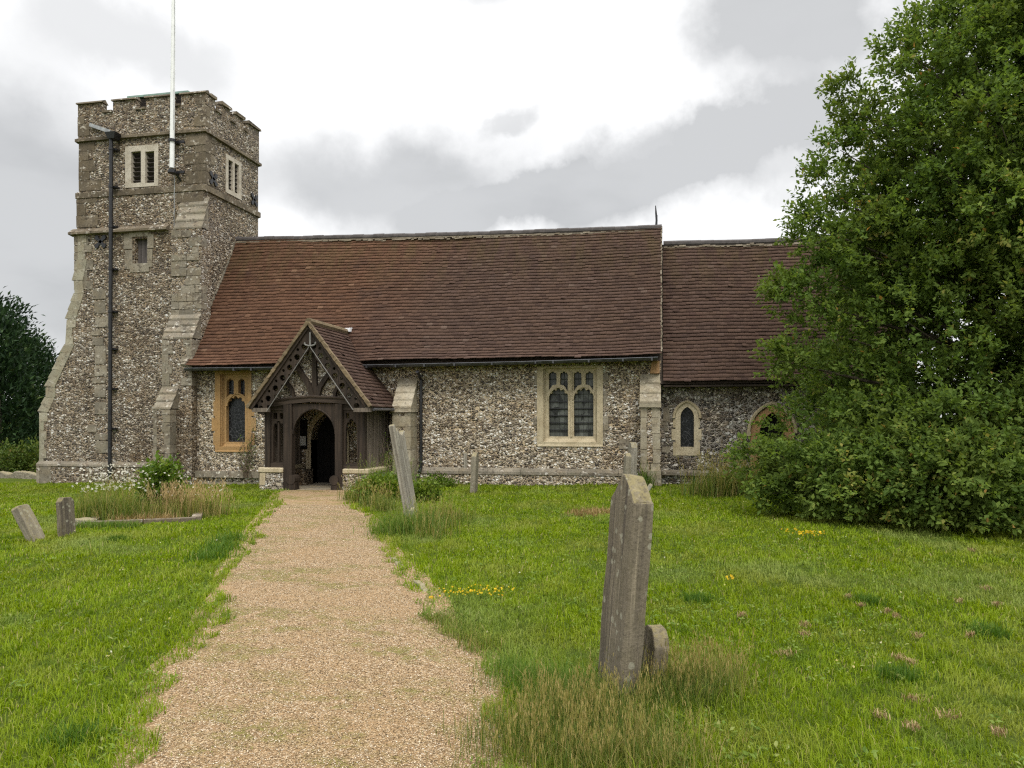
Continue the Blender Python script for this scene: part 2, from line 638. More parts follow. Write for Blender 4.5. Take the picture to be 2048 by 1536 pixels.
def mat_wood(name, c0, c1, axis=2, rough=.75, grain=18):
    m, nt, bs = new_mat(name)
    tc = N(nt, 'ShaderNodeTexCoord').outputs['Object']
    s = [grain, grain, grain]
    s[axis] = .8
    n1 = noise(nt, mapping(nt, tc, tuple(s)), 1.0, 5, .6).outputs[0]
    n2 = noise(nt, tc, 2.2, 4).outputs[0]
    col = mixc(nt, smooth(nt, n1, .33, .68), c0, c1)
    col = mixc(nt, smooth(nt, n2, .45, .7, 0, .5), col, tuple(c * .5 for c in c0))
    r = attr(nt)
    col = mixc(nt, math_(nt, 'MULTIPLY', r, .35), col, c1)
    L(nt, col, bs.inputs['Base Color'])
    bs.inputs['Roughness'].default_value = rough
    bs.inputs['Specular IOR Level'].default_value = 0.3
    bump(nt, bs, n1, .5, .01)
    return m


def mat_plain(name, c, rough=.5, metal=0.0, var=.25, spec=.5, scale=6):
    m, nt, bs = new_mat(name)
    tc = N(nt, 'ShaderNodeTexCoord').outputs['Object']
    n1 = noise(nt, tc, scale, 5, .6).outputs[0]
    col = mixc(nt, smooth(nt, n1, .35, .7), tuple(x * (1 - var) for x in c), tuple(min(1, x * (1 + var)) for x in c))
    L(nt, col, bs.inputs['Base Color'])
    L(nt, smooth(nt, n1, .3, .7, max(.05, rough - .1), min(1, rough + .12)), bs.inputs['Roughness'])
    bs.inputs['Metallic'].default_value = metal
    bs.inputs['Specular IOR Level'].default_value = spec
    return m


def mat_glass_lead(name, pane=(.025, .028, .03), lead=(.16, .17, .18), scale=7.0, thick=.05, diamond=False):
    """old leaded glass seen from outside: near black panes, pale lead lines"""
    m, nt, bs = new_mat(name)
    tc = N(nt, 'ShaderNodeTexCoord').outputs['Object']
    if diamond:
        v = mapping(nt, tc, (1, 1, 1))
        sp = N(nt, 'ShaderNodeSeparateXYZ')
        L(nt, v, sp.inputs[0])
        gx = math_(nt, 'PINGPONG', math_(nt, 'MULTIPLY', sp.outputs[0], 8.2), .5)
        gz_ = math_(nt, 'PINGPONG', math_(nt, 'MULTIPLY', sp.outputs[2], 5.2), .5)
        dd = math_(nt, 'MINIMUM', gx, gz_)
        line = smooth(nt, dd, .02, .07, 1, 0)
        vor = N(nt, 'ShaderNodeTexVoronoi', voronoi_dimensions='3D', feature='F1', i_Scale=6.0)
        L(nt, mapping(nt, tc, (1.3, .01, .8)), vor.inputs['Vector'])
        sc = N(nt, 'ShaderNodeSeparateColor')
        L(nt, vor.outputs['Color'], sc.inputs[0])
        pc = mixc(nt, sc.outputs[0], tuple(c * .6 for c in pane), tuple(c * 3.4 for c in pane))  # uneven reflections put into the pane colour, cell by cell
    else:
        d = noise(nt, tc, 2.5, 2)
        off = N(nt, 'ShaderNodeVectorMath', operation='MULTIPLY_ADD')
        L(nt, d.outputs['Color'], off.inputs[0])
        off.inputs[1].default_value = (.25, .0, .25)
        L(nt, tc, off.inputs[2])
        v2 = N(nt, 'ShaderNodeTexVoronoi', voronoi_dimensions='3D', feature='DISTANCE_TO_EDGE', i_Scale=scale)
        L(nt, mapping(nt, off.outputs[0], (1.25, .01, .8)), v2.inputs['Vector'])
        line = smooth(nt, v2.outputs['Distance'], thick * .4, thick, 1, 0)
        pc = pane
    col = mixc(nt, math_(nt, 'MULTIPLY', line, .75), pc, lead)
    L(nt, col, bs.inputs['Base Color'])
    n1 = noise(nt, tc, 14, 3).outputs[0]
    L(nt, smooth(nt, line, 0, 1, .18, .6), bs.inputs['Roughness'])
    bs.inputs['Specular IOR Level'].default_value = 0.25
    bump(nt, bs, math_(nt, 'ADD', n1, line), .4, .01)
    return m


def mat_leaf(name, stops, rough=.5, trans=.35, patch=None, spec=.14):
    m, nt, bs = new_mat(name)
    r = attr(nt)
    col = ramp(nt, r, stops)
    tc = N(nt, 'ShaderNodeTexCoord').outputs['Object']
    if patch:
        sc, a, b, amt, pc = patch
        n1 = noise(nt, tc, sc, 4, .6).outputs[0]
        col = mixc(nt, smooth(nt, n1, a, b, 0, amt), col, pc)
    L(nt, col, bs.inputs['Base Color'])
    bs.inputs['Roughness'].default_value = rough
    bs.inputs['Specular IOR Level'].default_value = spec
    tr = N(nt, 'ShaderNodeBsdfTranslucent')
    hs = N(nt, 'ShaderNodeHueSaturation', i_Value=1.25, i_Saturation=1.1, i_Hue=.49)
    L(nt, col, hs.inputs['Color'])
    L(nt, hs.outputs[0], tr.inputs['Color'])
    mx = N(nt, 'ShaderNodeMixShader', i_Fac=trans)
    L(nt, bs.outputs[0], mx.inputs[1])
    L(nt, tr.outputs[0], mx.inputs[2])
    L(nt, mx.outputs[0], nt.nodes['Material Output'].inputs['Surface'])
    return m


M = {}
M['flint_tower'] = mat_flint('flint of the tower', 11.5, .98, (.35, .27, .175), .6, .04)
M['flint_nave'] = mat_flint('flint of the nave', 12.0, 1.28, (.43, .345, .225), .2, .12)
M['flint_chancel'] = mat_flint('flint of the chancel', 10.5, .95, (.34, .31, .27), .2, .06, 1.15)
M['flint_porch'] = mat_flint('flint of the porch', 13.5, 1.15, (.40, .34, .25), .1, .10)
M['ashlar'] = mat_stone('grey brown dressed stone', (.18, .16, .125), (.30, .265, .205), (.22, .18, .12), (.22, .205, .14), .35, .5, worn=.75)
M['ashlar_light'] = mat_stone('pale dressed stone', (.34, .30, .215), (.46, .41, .31), (.30, .245, .16), (.28, .26, .17), .35, .4, worn=.4)
M['rod'] = mat_plain('grey rods', (.19, .185, .17), .6, 0, .2)
M['ashlar_brown'] = mat_stone('brown weathered stone', (.105, .085, .060), (.20, .165, .118), (.15, .115, .072), (.13, .11, .07), .4, .5, worn=.8)
M['ashlar_pale'] = mat_stone('pale lichened stone', (.27, .25, .185), (.38, .35, .265), (.27, .22, .145), (.27, .275, .18), .5, .4, worn=.45)
M['bath'] = mat_stone('honey coloured stone', (.36, .215, .088), (.43, .28, .130), (.31, .20, .095), (.42, .33, .2), .3, .25)
M['buff'] = mat_stone('buff window stone', (.43, .36, .235), (.53, .455, .315), (.36, .29, .18), (.34, .30, .19), .35, .3)
M['white_stone'] = mat_stone('pale belfry stone', (.42, .375, .305), (.51, .46, .38), (.34, .29, .22), (.42, .40, .33), .3, .3)
M['orange_stone'] = mat_stone('orange stone', (.36, .20, .09), (.44, .26, .13), (.36, .22, .12), (.35, .28, .17), .3, .3)
M['head_stone'] = mat_stone('weathered headstone', (.150, .128, .092), (.215, .182, .130), (.125, .108, .070), (.17, .14, .055), .5, .45, .92, .75, 2.0)
M['head_pale'] = mat_stone('pale streaked headstone', (.26, .24, .195), (.35, .325, .27), (.215, .19, .145), (.26, .23, .14), .4, .4, .92, .5, 2.0)
M['head_grey'] = mat_stone('grey headstone', (.21, .185, .14), (.28, .25, .19), (.17, .15, .105), (.22, .19, .10), .4, .4, .92, .35, 2.0)
M['mortar'] = mat_stone('lime mortar', (.14, .115, .08), (.24, .205, .155), (.11, .085, .055), (.3, .26, .16), .4)
M['tiles_nave'] = mat_tiles('nave roof tiles', True)
M['tiles_chancel'] = mat_tiles('chancel roof tiles', False)
M['tiles_porch'] = mat_tiles('porch roof tiles', False)
M['ridge'] = mat_plain('dark ridge tiles', (.075, .066, .062), .8, 0, .3, .3)
M['timber'] = mat_wood('dark oak', (.016, .0112, .0076), (.050, .0345, .0235), 2)
M['timber_h'] = mat_wood('dark oak beam', (.020, .0142, .0098), (.062, .044, .031), 0)
M['timber_grey'] = mat_wood('silvered oak', (.085, .068, .052), (.20, .165, .13), 2)
M['verge'] = mat_wood('mossy tile edge', (.10, .075, .045), (.22, .165, .095), 0, .9, 14)
M['louvre'] = mat_wood('grey brown louvre boards', (.030, .024, .021), (.085, .070, .062), 0, .8, 12)
M['board'] = mat_wood('grey shutter boards', (.050, .042, .040), (.12, .105, .098), 2, .8, 20)
M['black_iron'] = mat_plain('black painted iron', (.012, .012, .014), .45, 0, .4)
M['gutter'] = mat_plain('dark grey gutter paint', (.045, .046, .050), .35, 0, .4, .6)
M['white_paint'] = mat_plain('white paint', (.78, .79, .78), .4, 0, .06)
M['zinc'] = mat_plain('weathered spout metal', (.35, .36, .36), .5, .3, .3)
M['copper'] = mat_plain('green copper', (.20, .30, .25), .7, 0, .25)
M['glass_grey'] = mat_glass_lead('leaded grey panes', (.040, .043, .038), (.018, .018, .018), diamond=True)
M['glass_stained'] = mat_glass_lead('stained glass seen from outside', (.012, .013, .015), (.10, .105, .11), 10.5, .045)
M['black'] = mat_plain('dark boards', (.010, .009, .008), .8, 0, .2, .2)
M['paper'] = mat_plain('notice paper', (.52, .52, .50), .8, 0, .06)
M['lead'] = mat_plain('white lead flashing', (.75, .76, .78), .5, 0, .1)
M['floor'] = mat_stone('stone floor', (.22, .19, .15), (.3, .27, .21))

# ================================================================== outlines
def arch(x0, x1, zb, zs, za, n=9):
    """arched opening: bottom left, bottom right, then over the arch"""
    hw = (x1 - x0) / 2
    xc = (x0 + x1) / 2
    h = za - zs
    p = [(x0, zb), (x1, zb)]
    if h >= hw:
        R = (hw * hw + h * h) / (2 * hw)
        am = math.asin(min(1, h / R))
        for i in range(n + 1):
            a = am * i / n
            p.append((x1 - R + R * math.cos(a), zs + R * math.sin(a)))
        for i in range(n - 1, -1, -1):
            a = am * i / n
            p.append((x0 + R - R * math.cos(a), zs + R * math.sin(a)))
    else:
        for i in range(2 * n + 1):
            a = math.pi * i / (2 * n)
            p.append((xc + hw * math.cos(a), zs + h * math.sin(a) * (1 + .10 * math.sin(a) ** 8)))
    return p


def foil(x0, x1, zb, zs, za, lobes=3, depth=.30, n=30):
    """cusped arch head"""
    hw = (x1 - x0) / 2
    xc = (x0 + x1) / 2
    h = za - zs
    p = [(x0, zb), (x1, zb)]
    for i in range(n + 1):
        a = math.pi * i / n
        k = 1.0
        for c in range(1, lobes):
            ac = math.pi * c / lobes
            k -= depth * math.exp(-((a - ac) / .13) ** 2)
        p.append((xc + hw * math.cos(a) * k, zs + h * (math.sin(a) ** .8) * k))
    return p


def rect(x0, x1, z0, z1):
    return [(x0, z0), (x1, z0), (x1, z1), (x0, z1)]


def prect(px0, px1, py0, py1, y):
    pm = (px0 + px1) / 2
    return rect(X(px0, y), X(px1, y), Z(pm, py1, y), Z(pm, py0, y))


# ================================================================== the church
church = empty('church', (-7.5, 19.0, 0))
tag(church, 'long flint church with square west tower, red tiled roofs and timber porch', 'church')

XW, XE = -16.95, -12.81            # tower west / east faces
YT, YB = 19.30, 22.18              # tower south / north faces
YN = 18.80                         # nave south wall
YC = 18.95                         # chancel south wall
YR = 20.93                         # roof ridge
XNE = X(1322, 18.55)               # nave east end
XCE = 5.6

# ---- tower -----------------------------------------------------------------
z_s1 = 9.95
z_band = Z(410, 368, YT)
z_s2 = Z(345, 456, YT)
bel = prect(251, 317, 291, 374, YT)
shut = prect(270, 298, 477, 528, YT - .08)


def yE(px):
    u = (px - CX) / F
    return XE * (1 + TA * u) / (u - TA)


def zE(px, py):
    return Z(px, py, yE(px))


bel_e = rect(yE(451), yE(482), zE(466, 392), zE(466, 316))
mb = MB()
mb.south(rect(XW, XE - .003, z_band, z_s1), [bel], YT, .6)
mb.south(rect(XW - .04, XE - .001, z_s2, z_band - .002), [], YT - .04, .5)
mb.south(rect(XW - .08, XE - .002, -.6, z_s2 - .002), [shut], YT - .08, .6)
mb.east(rect(YT + .02, YB, -.6, z_s1 - .003), [bel_e], XE, .4)
mb.box(XW, XW + .4, YT + .61, YB - .41, -.6, z_s1 - .004)
mb.box(XW + .002, XE - .41, YB - .4, YB - .002, -.6, z_s1 - .005)
mb.box(XW + .3, XE - .3, YT + .3, YB - .3, z_s1 - .2, z_s1 - .06)
tower = mb.build('tower', M['flint_tower'], church)

# parapet with crenels: solid below, merlons above
mb, cp = MB(), MB()
zc = Z(217, 222, YT) - .06          # crenel sill
zt = 10.99
mb.box(XW - .02, XE + .02, YT - .02, YT + .16, z_s1, zc)
mb.box(XE - .16, XE + .02, YT + .161, YB + .02, z_s1, zc - .001)
mb.box(XW - .02, XW + .16, YT + .161, YB + .02, z_s1, zc - .002)
mb.box(XW + .161, XE - .161, YB - .16, YB + .02, z_s1, zc - .003)
mer = [(158, 206), (227, 273), (293, 344), (363, 411)]
for i, (a, b) in enumerate(mer):
    x0, x1 = X(a, YT) - .02 * (i == 0), X(b, YT) + (.02 if i == 3 else 0)
    mb.box(x0, x1, YT - .021, YT + .161, zc, zt)
    cp.hexa([(x0 - .025, YT - .08, zt + .001), (x1 + .025, YT - .08, zt + .001), (x1 + .025, YT + .20, zt + .001), (x0 - .025, YT + .20, zt + .001),
             (x0 - .04, YT - .06, zt + .05), (x1 + .04, YT - .06, zt + .05), (x1 + .02, YT + .08, zt + .12), (x0 - .02, YT + .08, zt + .12)])
for (a, b) in [(206, 227), (273, 293), (344, 363)]:
    cp.box(X(a, YT) + .012, X(b, YT) - .012, YT - .07, YT + .20, zc + .001, zc + .06)
em = [(YT + .19, yE(429)), (yE(441), yE(459)), (yE(469), yE(486)), (yE(494), YB + .02)]
for i, (a, b) in enumerate(em):
    mb.box(XE - .161, XE + .021, a - (.03 if i == 0 else 0), b, zc, zt - .003)
    cp.box(XE - .20, XE + .08, a - (0 if i == 0 else .025), b + .025, zt + .002, zt + .08, None, .012)
for i in range(3):
    cp.box(XE - .19, XE + .07, em[i][1] + .012, em[i + 1][0] - .012, zc + .001, zc + .075)
for a, b in [(YT + .33, YT + 1.2), (YT + 1.6, YT + 2.4), (YT + 2.7, YB)]:
    mb.box(XW - .021, XW + .161, a, b, zc, zt - .004)
    cp.box(XW - .08, XW + .20, a, b, zt + .003, zt + .08)
for a, b in [(XW + .31, XW + 1.2), (XW + 1.6, XW + 2.5), (XW + 2.9, XE - .31)]:
    mb.box(a, b, YB - .161, YB + .021, zc, zt - .005)
    cp.box(a, b, YB - .20, YB + .08, zt + .003, zt + .08)
par = mb.build('parapet', M['flint_tower'], tower)
cp.build('coping', M['ashlar_brown'], tower)

# low copper roof with louvred sides seen through the crenels
mb = MB()
yr_ = YT + .8
xa_, xb_ = X(254, yr_), X(376, yr_)
zr_ = Z(310, 187, yr_)
mb.box(xa_, xb_, yr_, YB - .6, zr_ - .06, zr_)
mb.build('roof_cap', M['copper'], tower)
mb = MB()
for k in range(11):
    z = zr_ - .14 - k * .12
    mb.bar((xa_ + .06, yr_ + .1, z), (xb_ - .06, yr_ + .1, z), .11, .02, (0, .8, .6))
mb.box(xa_ + .06, xb_ - .06, yr_ + .2, yr_ + .24, z_s1 - .05, zr_ - .061)
mb.build('vent_louvre', M['louvre'], tower)


def course(mb, z, h, proj, x0, x1, ys, west=True, east=True, top=.5):
    """moulded string course round the south, east and west faces, cut into stones"""
    x = x0 - (proj if west else 0)
    xe = x1 + (proj if east else 0)
    while x < xe - .02:
        x2 = min(xe, x + random.uniform(.5, .9))
        if xe - x2 < .25:
            x2 = xe
        mb.add([(x, ys - proj, z), (x2 - .006, ys - proj, z), (x2 - .006, ys - proj, z + h * (1 - top)), (x, ys - proj, z + h * (1 - top)),
                (x, ys + .05, z - h * .15), (x2 - .006, ys + .05, z - h * .15), (x2 - .006, ys + .05, z + h), (x, ys + .05, z + h)],
               [(0, 1, 2, 3), (3, 2, 6, 7), (4, 5, 1, 0), (0, 3, 7, 4), (1, 5, 6, 2), (5, 4, 7, 6)])
        x = x2
    if east:
        y = ys + .051
        while y < YB + proj:
            y2 = min(YB + proj, y + random.uniform(.5, .9))
            mb.add([(x1 + proj, y, z), (x1 + proj, y2 - .006, z), (x1 + proj, y2 - .006, z + h * (1 - top)), (x1 + proj, y, z + h * (1 - top)),
                    (x1 - .05, y, z - h * .15), (x1 - .05, y2 - .006, z - h * .15), (x1 - .05, y2 - .006, z + h), (x1 - .05, y, z + h)],
                   [(0, 1, 2, 3), (3, 2, 6, 7), (4, 5, 1, 0), (0, 3, 7, 4), (1, 5, 6, 2), (5, 4, 7, 6)])
            y = y2
    if west:
        mb.box(x0 - proj, x0 + .05, ys + .051, YB, z, z + h * .8)


mb = MB()
course(mb, z_s1 - .07, .15, .085, XW, XE, YT)
mb.build('string_course', M['ashlar_brown'], tower)
mb = MB()
course(mb, z_band - .19, .21, .06, XW - .02, XE, YT - .01, top=.25)
course(mb, z_s2 - .08, .20, .14, XW - .06, X(342, YT), YT - .08, True, False, .7)
mb.build('set_off', M['ashlar_brown'], tower)


def quoin(mb, xc, side, y, z0, z1, proud=.014, depth=.25, wmin=.22, wmax=.5, ret=None, rnd=None):
    """long-and-short corner stones; side +1: corner on the right of the stones"""
    z = z0
    k = 0
    while z < z1 - .05:
        h = min(random.uniform(.2, .36), z1 - z)
        wd = random.uniform(wmin, (wmin + wmax) / 2) if k % 2 else random.uniform((wmin + wmax) / 2, wmax)
        xa, xb = (xc - wd, xc + .008) if side > 0 else (xc - .008, xc + wd)
        mb.box(xa, xb, y - proud - random.uniform(0, .006), y + depth, z + .006, z + h - .006, None, .006)
        z += h
        k += 1


mb = MB()
quoin(mb, XW, -1, YT, z_band + .03, z_s1 - .1, wmin=.3, wmax=.75)
quoin(mb, XE + .015, 1, YT, z_band + .03, z_s1 - .1, wmin=.25, wmax=.7)
quoin(mb, XW - .045, -1, YT - .04, z_s2 + .15, z_band - .22, wmin=.3, wmax=.85)
quoin(mb, XW - .02, -1, YT - .02, z_s1 + .1, zc, wmin=.2, wmax=.4)
quoin(mb, XE + .02, 1, YT - .02, z_s1 + .1, zt - .01, wmin=.15, wmax=.35)
# stones of the east return
for z in np.arange(z_band + .05, zt - .25, .31):
    mb.box(XE - .1, XE + .016, YT + .02, YT + random.uniform(.25, .5), z, z + .29, None, .005)
for z in np.arange(z_s2 - .2, z_band - .3, .30):
    mb.box(X(352, YT) + random.uniform(-.1, .3), XE - .02, YT - .06, YT + .2, z, z + .285, None, .006)
mb.build('quoins', M['ashlar_brown'], tower)
mb = MB()
quoin(mb, XW - .085, -1, YT - .08, Z(170, 580, YT), z_s2 - .1, wmin=.35, wmax=.7)
for (px, py0, py1) in [(186, 580, 600), (190, 604, 628), (192, 635, 655), (184, 660, 672), (186, 676, 691), (191, 692, 728), (190, 732, 752),
                       (186, 757, 767), (190, 770, 795), (190, 805, 828), (176, 850, 864), (191, 868, 879), (192, 882, 905)]:
    wpx = random.uniform(18, 32)
    mb.box(X(px, YT - .08), X(px + wpx, YT - .08), YT - .1, YT + .1, Z(px, py1, YT), Z(px, py0, YT), None, .008)
for (px0, px1, py0, py1) in [(252, 269, 470, 500), (254, 269, 502, 540), (299, 312, 470, 498), (299, 309, 500, 535), (262, 306, 464, 476), (264, 302, 529, 546)]:
    mb.box(X(px0, YT), X(px1, YT), YT - .1, YT + .1, Z(px0, py1, YT), Z(px0, py0, YT), None, .006)
mb.build('corner_stones', M['ashlar'], tower)


# belfry windows
def belfry(face):
    mb = MB()
    lv = MB()
    if face == 's':
        o = bel
        lights = [prect(263, 282.5, 303, 366, YT), prect(291, 309, 303, 366, YT)]
        mb.south([(o[0][0] - .0, o[0][1]), (o[1][0], o[1][1]), (o[2][0], o[2][1]), (o[3][0], o[3][1])], lights, YT - .016, .12)
        mb.south([(a + (.003 if i in (0, 3) else -.003), b + (.003 if i < 2 else -.003)) for i, (a, b) in enumerate(o)], lights, YT + .105, .15)
        for l in lights:
            for k in range(7):
                z = l[0][1] + (l[2][1] - l[0][1]) * (k + .35) / 7
                lv.bar((l[0][0], YT + .13, z), (l[1][0], YT + .13, z), .16, .018, (0, .55, .83))
            lv.box(l[0][0] - .02, l[1][0] + .02, YT + .26, YT + .28, l[0][1] - .02, l[2][1] + .02, 0)
    else:
        o = bel_e
        ya, yb, za, zb = o[0][0], o[1][0], o[0][1], o[2][1]
        wd = yb - ya
        lights = [rect(ya + wd * .16, ya + wd * .44, za + .13, zb - .13), rect(ya + wd * .56, ya + wd * .84, za + .13, zb - .13)]
        mb.east(o, lights, XE + .016, .14)
        for l in lights:
            for k in range(7):
                z = l[0][1] + (l[2][1] - l[0][1]) * (k + .35) / 7
                lv.bar((XE - .11, l[0][0], z), (XE - .11, l[1][0], z), .16, .018, (-.55, 0, .83))
            lv.box(XE - .28, XE - .26, l[0][0] - .02, l[1][0] + .02, l[0][1] - .02, l[2][1] + .02, 0)
    f = mb.build('belfry_window', M['white_stone'], church)
    lv.build('louvre', M['louvre'], f)


belfry('s')
belfry('e')
# boarded opening
mb = MB()
w_ = (shut[1][0] - shut[0][0]) / 4
for k in range(4):
    mb.box(shut[0][0] + k * w_ + .004, shut[0][0] + (k + 1) * w_ - .004, YT + .05, YT + .09, shut[0][1], shut[2][1])
mb.build('shutter', M['board'], church)
# iron tie plates
mb = MB()


def tie(cx, cz, y, r=.17):
    for k in range(4):
        a = math.pi / 4 + k * math.pi / 2
        mb.bar((cx, y, cz), (cx + r * math.cos(a), y, cz + r * math.sin(a)), .09, .03)
        mb.tube([(cx + r * math.cos(a), y - .02, cz + r * math.sin(a)), (cx + r * math.cos(a), y + .02, cz + r * math.sin(a))], .07, 8)


def tie_e(cy, cz, x, r=.17):
    for k in range(4):
        a = math.pi / 4 + k * math.pi / 2
        mb.bar((x, cy, cz), (x, cy + r * math.cos(a), cz + r * math.sin(a)), .09, .03, (1, 0, 0))
        mb.tube([(x - .02, cy + r * math.cos(a), cz + r * math.sin(a)), (x + .02, cy + r * math.cos(a), cz + r * math.sin(a))], .07, 8)


tie(X(206, YT), Z(206, 485, YT), YT - .10)
tie_e(yE(425), zE(425, 358), XE + .03)
tie_e(yE(507), zE(507, 400), XE + .03)
mb.build('tie_plate', M['black_iron'], tower)

# ---- west buttress: stepped, its south face flush with the tower -------------
yb_ = YT - .09
prof_px = [(157, 470), (157, 520), (149, 562), (151, 587), (135, 639), (132, 690), (93, 775), (93, 795), (80, 825), (80, 930)]
prof = [PX(a, b, yb_) for a, b in prof_px]
prof[-1] = (prof[-1][0], -.6)
outer = list(reversed(prof)) + []
poly = [(prof[-1][0], -.6), (XW + .3, -.6), (XW + .3, prof[0][1])] + prof[:-1]
mb = MB()
mb.south(poly, [], yb_, 1.1)
wb = mb.build('west_buttress', M['flint_tower'], church)
mb = MB()
# dressed edge: weathering slabs on the slopes, upright stones on the vertical parts
for (a, b) in zip(prof[:-1], prof[1:]):
    dx, dz = b[0] - a[0], b[1] - a[1]
    ln = math.hypot(dx, dz)
    n = max(1, int(round(ln / .27)))
    for k in range(n):
        if b[1] < -.1 and a[1] + dz * (k + 1) / n < -.4:
            continue
        p0 = (a[0] + dx * k / n, a[1] + dz * k / n)
        p1 = (a[0] + dx * (k + 1) / n, a[1] + dz * (k + 1) / n)
        slope = abs(dx) > .12
        ov = .05 if slope else .012
        wd = random.uniform(.22, .36) if not slope else .30
        if not slope and k % 2:
            wd *= .6
        nx, nz = dz / ln, -dx / ln          # outward (west / up)
        if nx > 0:
            nx, nz = -nx, -nz
        lip = .035 if slope else 0
        q = [(p0[0] + nx * ov, p0[1] + nz * ov), (p1[0] + nx * (ov + lip), p1[1] + nz * (ov + lip)), (p1[0] + wd, p1[1] + .012), (p0[0] + wd, p0[1] + (.0 if not slope else .02))]
        mb.south([q[1], q[2], q[3], q[0]], [], yb_ - .015 - random.uniform(0, .006), 1.14)
mb.build('weathering', M['ashlar_pale'], wb)
mb = MB()
# plinth of the tower
xpl = X(74, yb_ - .1)
zp = Z(140, 928, yb_)
mb.box(xpl, X(328, yb_), yb_ - .10, yb_ + 1.2, -.6, zp - .06)
pl = mb.build('plinth', M['flint_tower'], church)
mb = MB()
x = xpl - .02
while x < X(322, yb_):
    x2 = x + random.uniform(.5, .85)
    mb.hexa([(x, yb_ - .125, zp - .058), (x2 - .008, yb_ - .125, zp - .058), (x2 - .008, yb_ + .05, zp - .058), (x, yb_ + .05, zp - .058),
             (x, yb_ - .115, zp), (x2 - .008, yb_ - .115, zp), (x2 - .008, yb_ - .01, zp + .08), (x, yb_ - .01, zp + .08)])
    x = x2
mb.box(xpl + .12, xpl + .5, yb_ - .115, yb_, -.6, zp - .07)
mb.box(xpl - .015, xpl + .1, yb_ - .112, yb_ + .3, -.6, zp - .08)
mb.build('plinth_stones', M['ashlar'], pl)

# ---- south east buttress in three stages -----------------------------------
xb0, xb1 = -13.62, -12.69
mb = MB()
za1, za2 = Z(375, 456, 18.95), Z(375, 398, YT)
zb1, zb2 = Z(354, 676, 18.55), Z(371, 626, 18.95)
zc1, zc2 = Z(312, 817, 18.19), Z(340, 772, 18.55)
mb.box(xb0, xb1, 18.95, YT + .1, zb1, za1)
mb.box(xb0, xb1 - .02, 18.55, YT + .1, -.6, zb1 - .002)
mb.box(xb0 - .002, -13.13, 18.19, 18.549, -.6, zc1)
sb = mb.build('south_buttress', M['flint_tower'], church)
mb = MB()


def weather(mb, x0, x1, ya, za, yb, zb, rows, th=.028, lip=.008):
    """sloping slabs from the lower lip (ya, za) up to the wall (yb, zb)"""
    for k in range(rows):
        f0, f1 = k / rows, (k + 1) / rows
        y0, z0 = ya + (yb - ya) * f0, za + (zb - za) * f0
        y1, z1 = ya + (yb - ya) * f1, za + (zb - za) * f1
        mb.hexa([(x0 - .02, y0 - lip, z0 - .02), (x1 + .02, y0 - lip, z0 - .02), (x1 + .02, y1 + .03, z1 - .02), (x0 - .02, y1 + .03, z1 - .02),
                 (x0 - .02, y0 - lip, z0 + th), (x1 + .02, y0 - lip, z0 + th), (x1 + .02, y1 + .03, z1 + .012), (x0 - .02, y1 + .03, z1 + .012)])
    # solid body beneath
    mb.add([(x0, ya, za - .03), (x1, ya, za - .03), (x1, yb, zb - .01), (x0, yb, zb - .01), (x0, yb, za - .03), (x1, yb, za - .03)],
           [(0, 1, 2, 3), (0, 3, 4), (1, 5, 2), (4, 5, 1, 0), (3, 2, 5, 4)])


weather(mb, xb0 + .08, xb1 + .0, 18.95, za1, YT - .02, za2, 4)
weather(mb, xb0, xb1 - .02, 18.55, zb1, 18.95, zb2, 4)
weather(mb, xb0 - .002, -13.13, 18.19, zc1, 18.549, zc2, 3)
mb.build('weathering', M['ashlar'], sb)
mb = MB()
z = zb2 - .1
while z < za1 - .12:                       # upper stage: mostly squared blocks
    h = random.uniform(.17, .30)
    x = xb0 - .01
    while x < xb1 - .05:
        x2 = min(xb1 + .008, x + random.uniform(.2, .5))
        if random.random() < .62:
            mb.box(x + .008, x2 - .008, 18.936 - random.uniform(0, .008), 19.2, z + .008, min(z + h, za1 - .03) - .008, None, .009)
        x = x2
    z += h
quoin(mb, xb0, -1, 18.55, zc2 - .3, zb1 - .05, wmin=.15, wmax=.36)
quoin(mb, xb1 - .02, 1, 18.55, 2.6, zb1 - .05, wmin=.12, wmax=.32)
quoin(mb, -13.13, 1, 18.19, -.4, zc1 - .03, wmin=.16, wmax=.30)
quoin(mb, xb0 - .002, -1, 18.19, -.4, zc1 - .03, wmin=.07, wmax=.12)
mb.build('corner_stones', M['ashlar'], sb)

# ---- nave walls --------------------------------------------------------------
zeL, zeR = Z(375, 738, 18.49), Z(1320, 716, 18.49)
zrL, zrR = Z(468, 480, YR), Z(1327, 456, YR)
xnw = -12.9
win1 = prect(430, 503, 741, 903, YN)
win2 = prect(1074, 1206, 732, 893, YN)
door = arch(X(622, YN), X(690, YN), -.5, Z(650, 880, YN), Z(660, 825, YN))
mb = MB()
mb.south([(xnw, -.6), (XNE, -.6), (XNE, zeR + .05), (xnw, zeL + .05)], [win1, win2, door], YN, .7)
gy = lambda y, zl, zr: 0
mb.east([(YN + .701, -.6), (2 * YR - YN, -.6), (2 * YR - YN, zeR), (YR, zrR - .12), (YN + .701, zeR + .75)], [], XNE - .03, .5)
mb.box(xnw, XNE - .55, 2 * YR - YN - .5, 2 * YR - YN, -.6, zeL)
nave = mb.build('nave_wall', M['flint_nave'], church)
mb = MB()
mb.box(xnw + .1, XNE - .6, YN - .02, 2 * YR - YN - .51, -.5, -.06)
mb.build('floor', M['floor'], church)
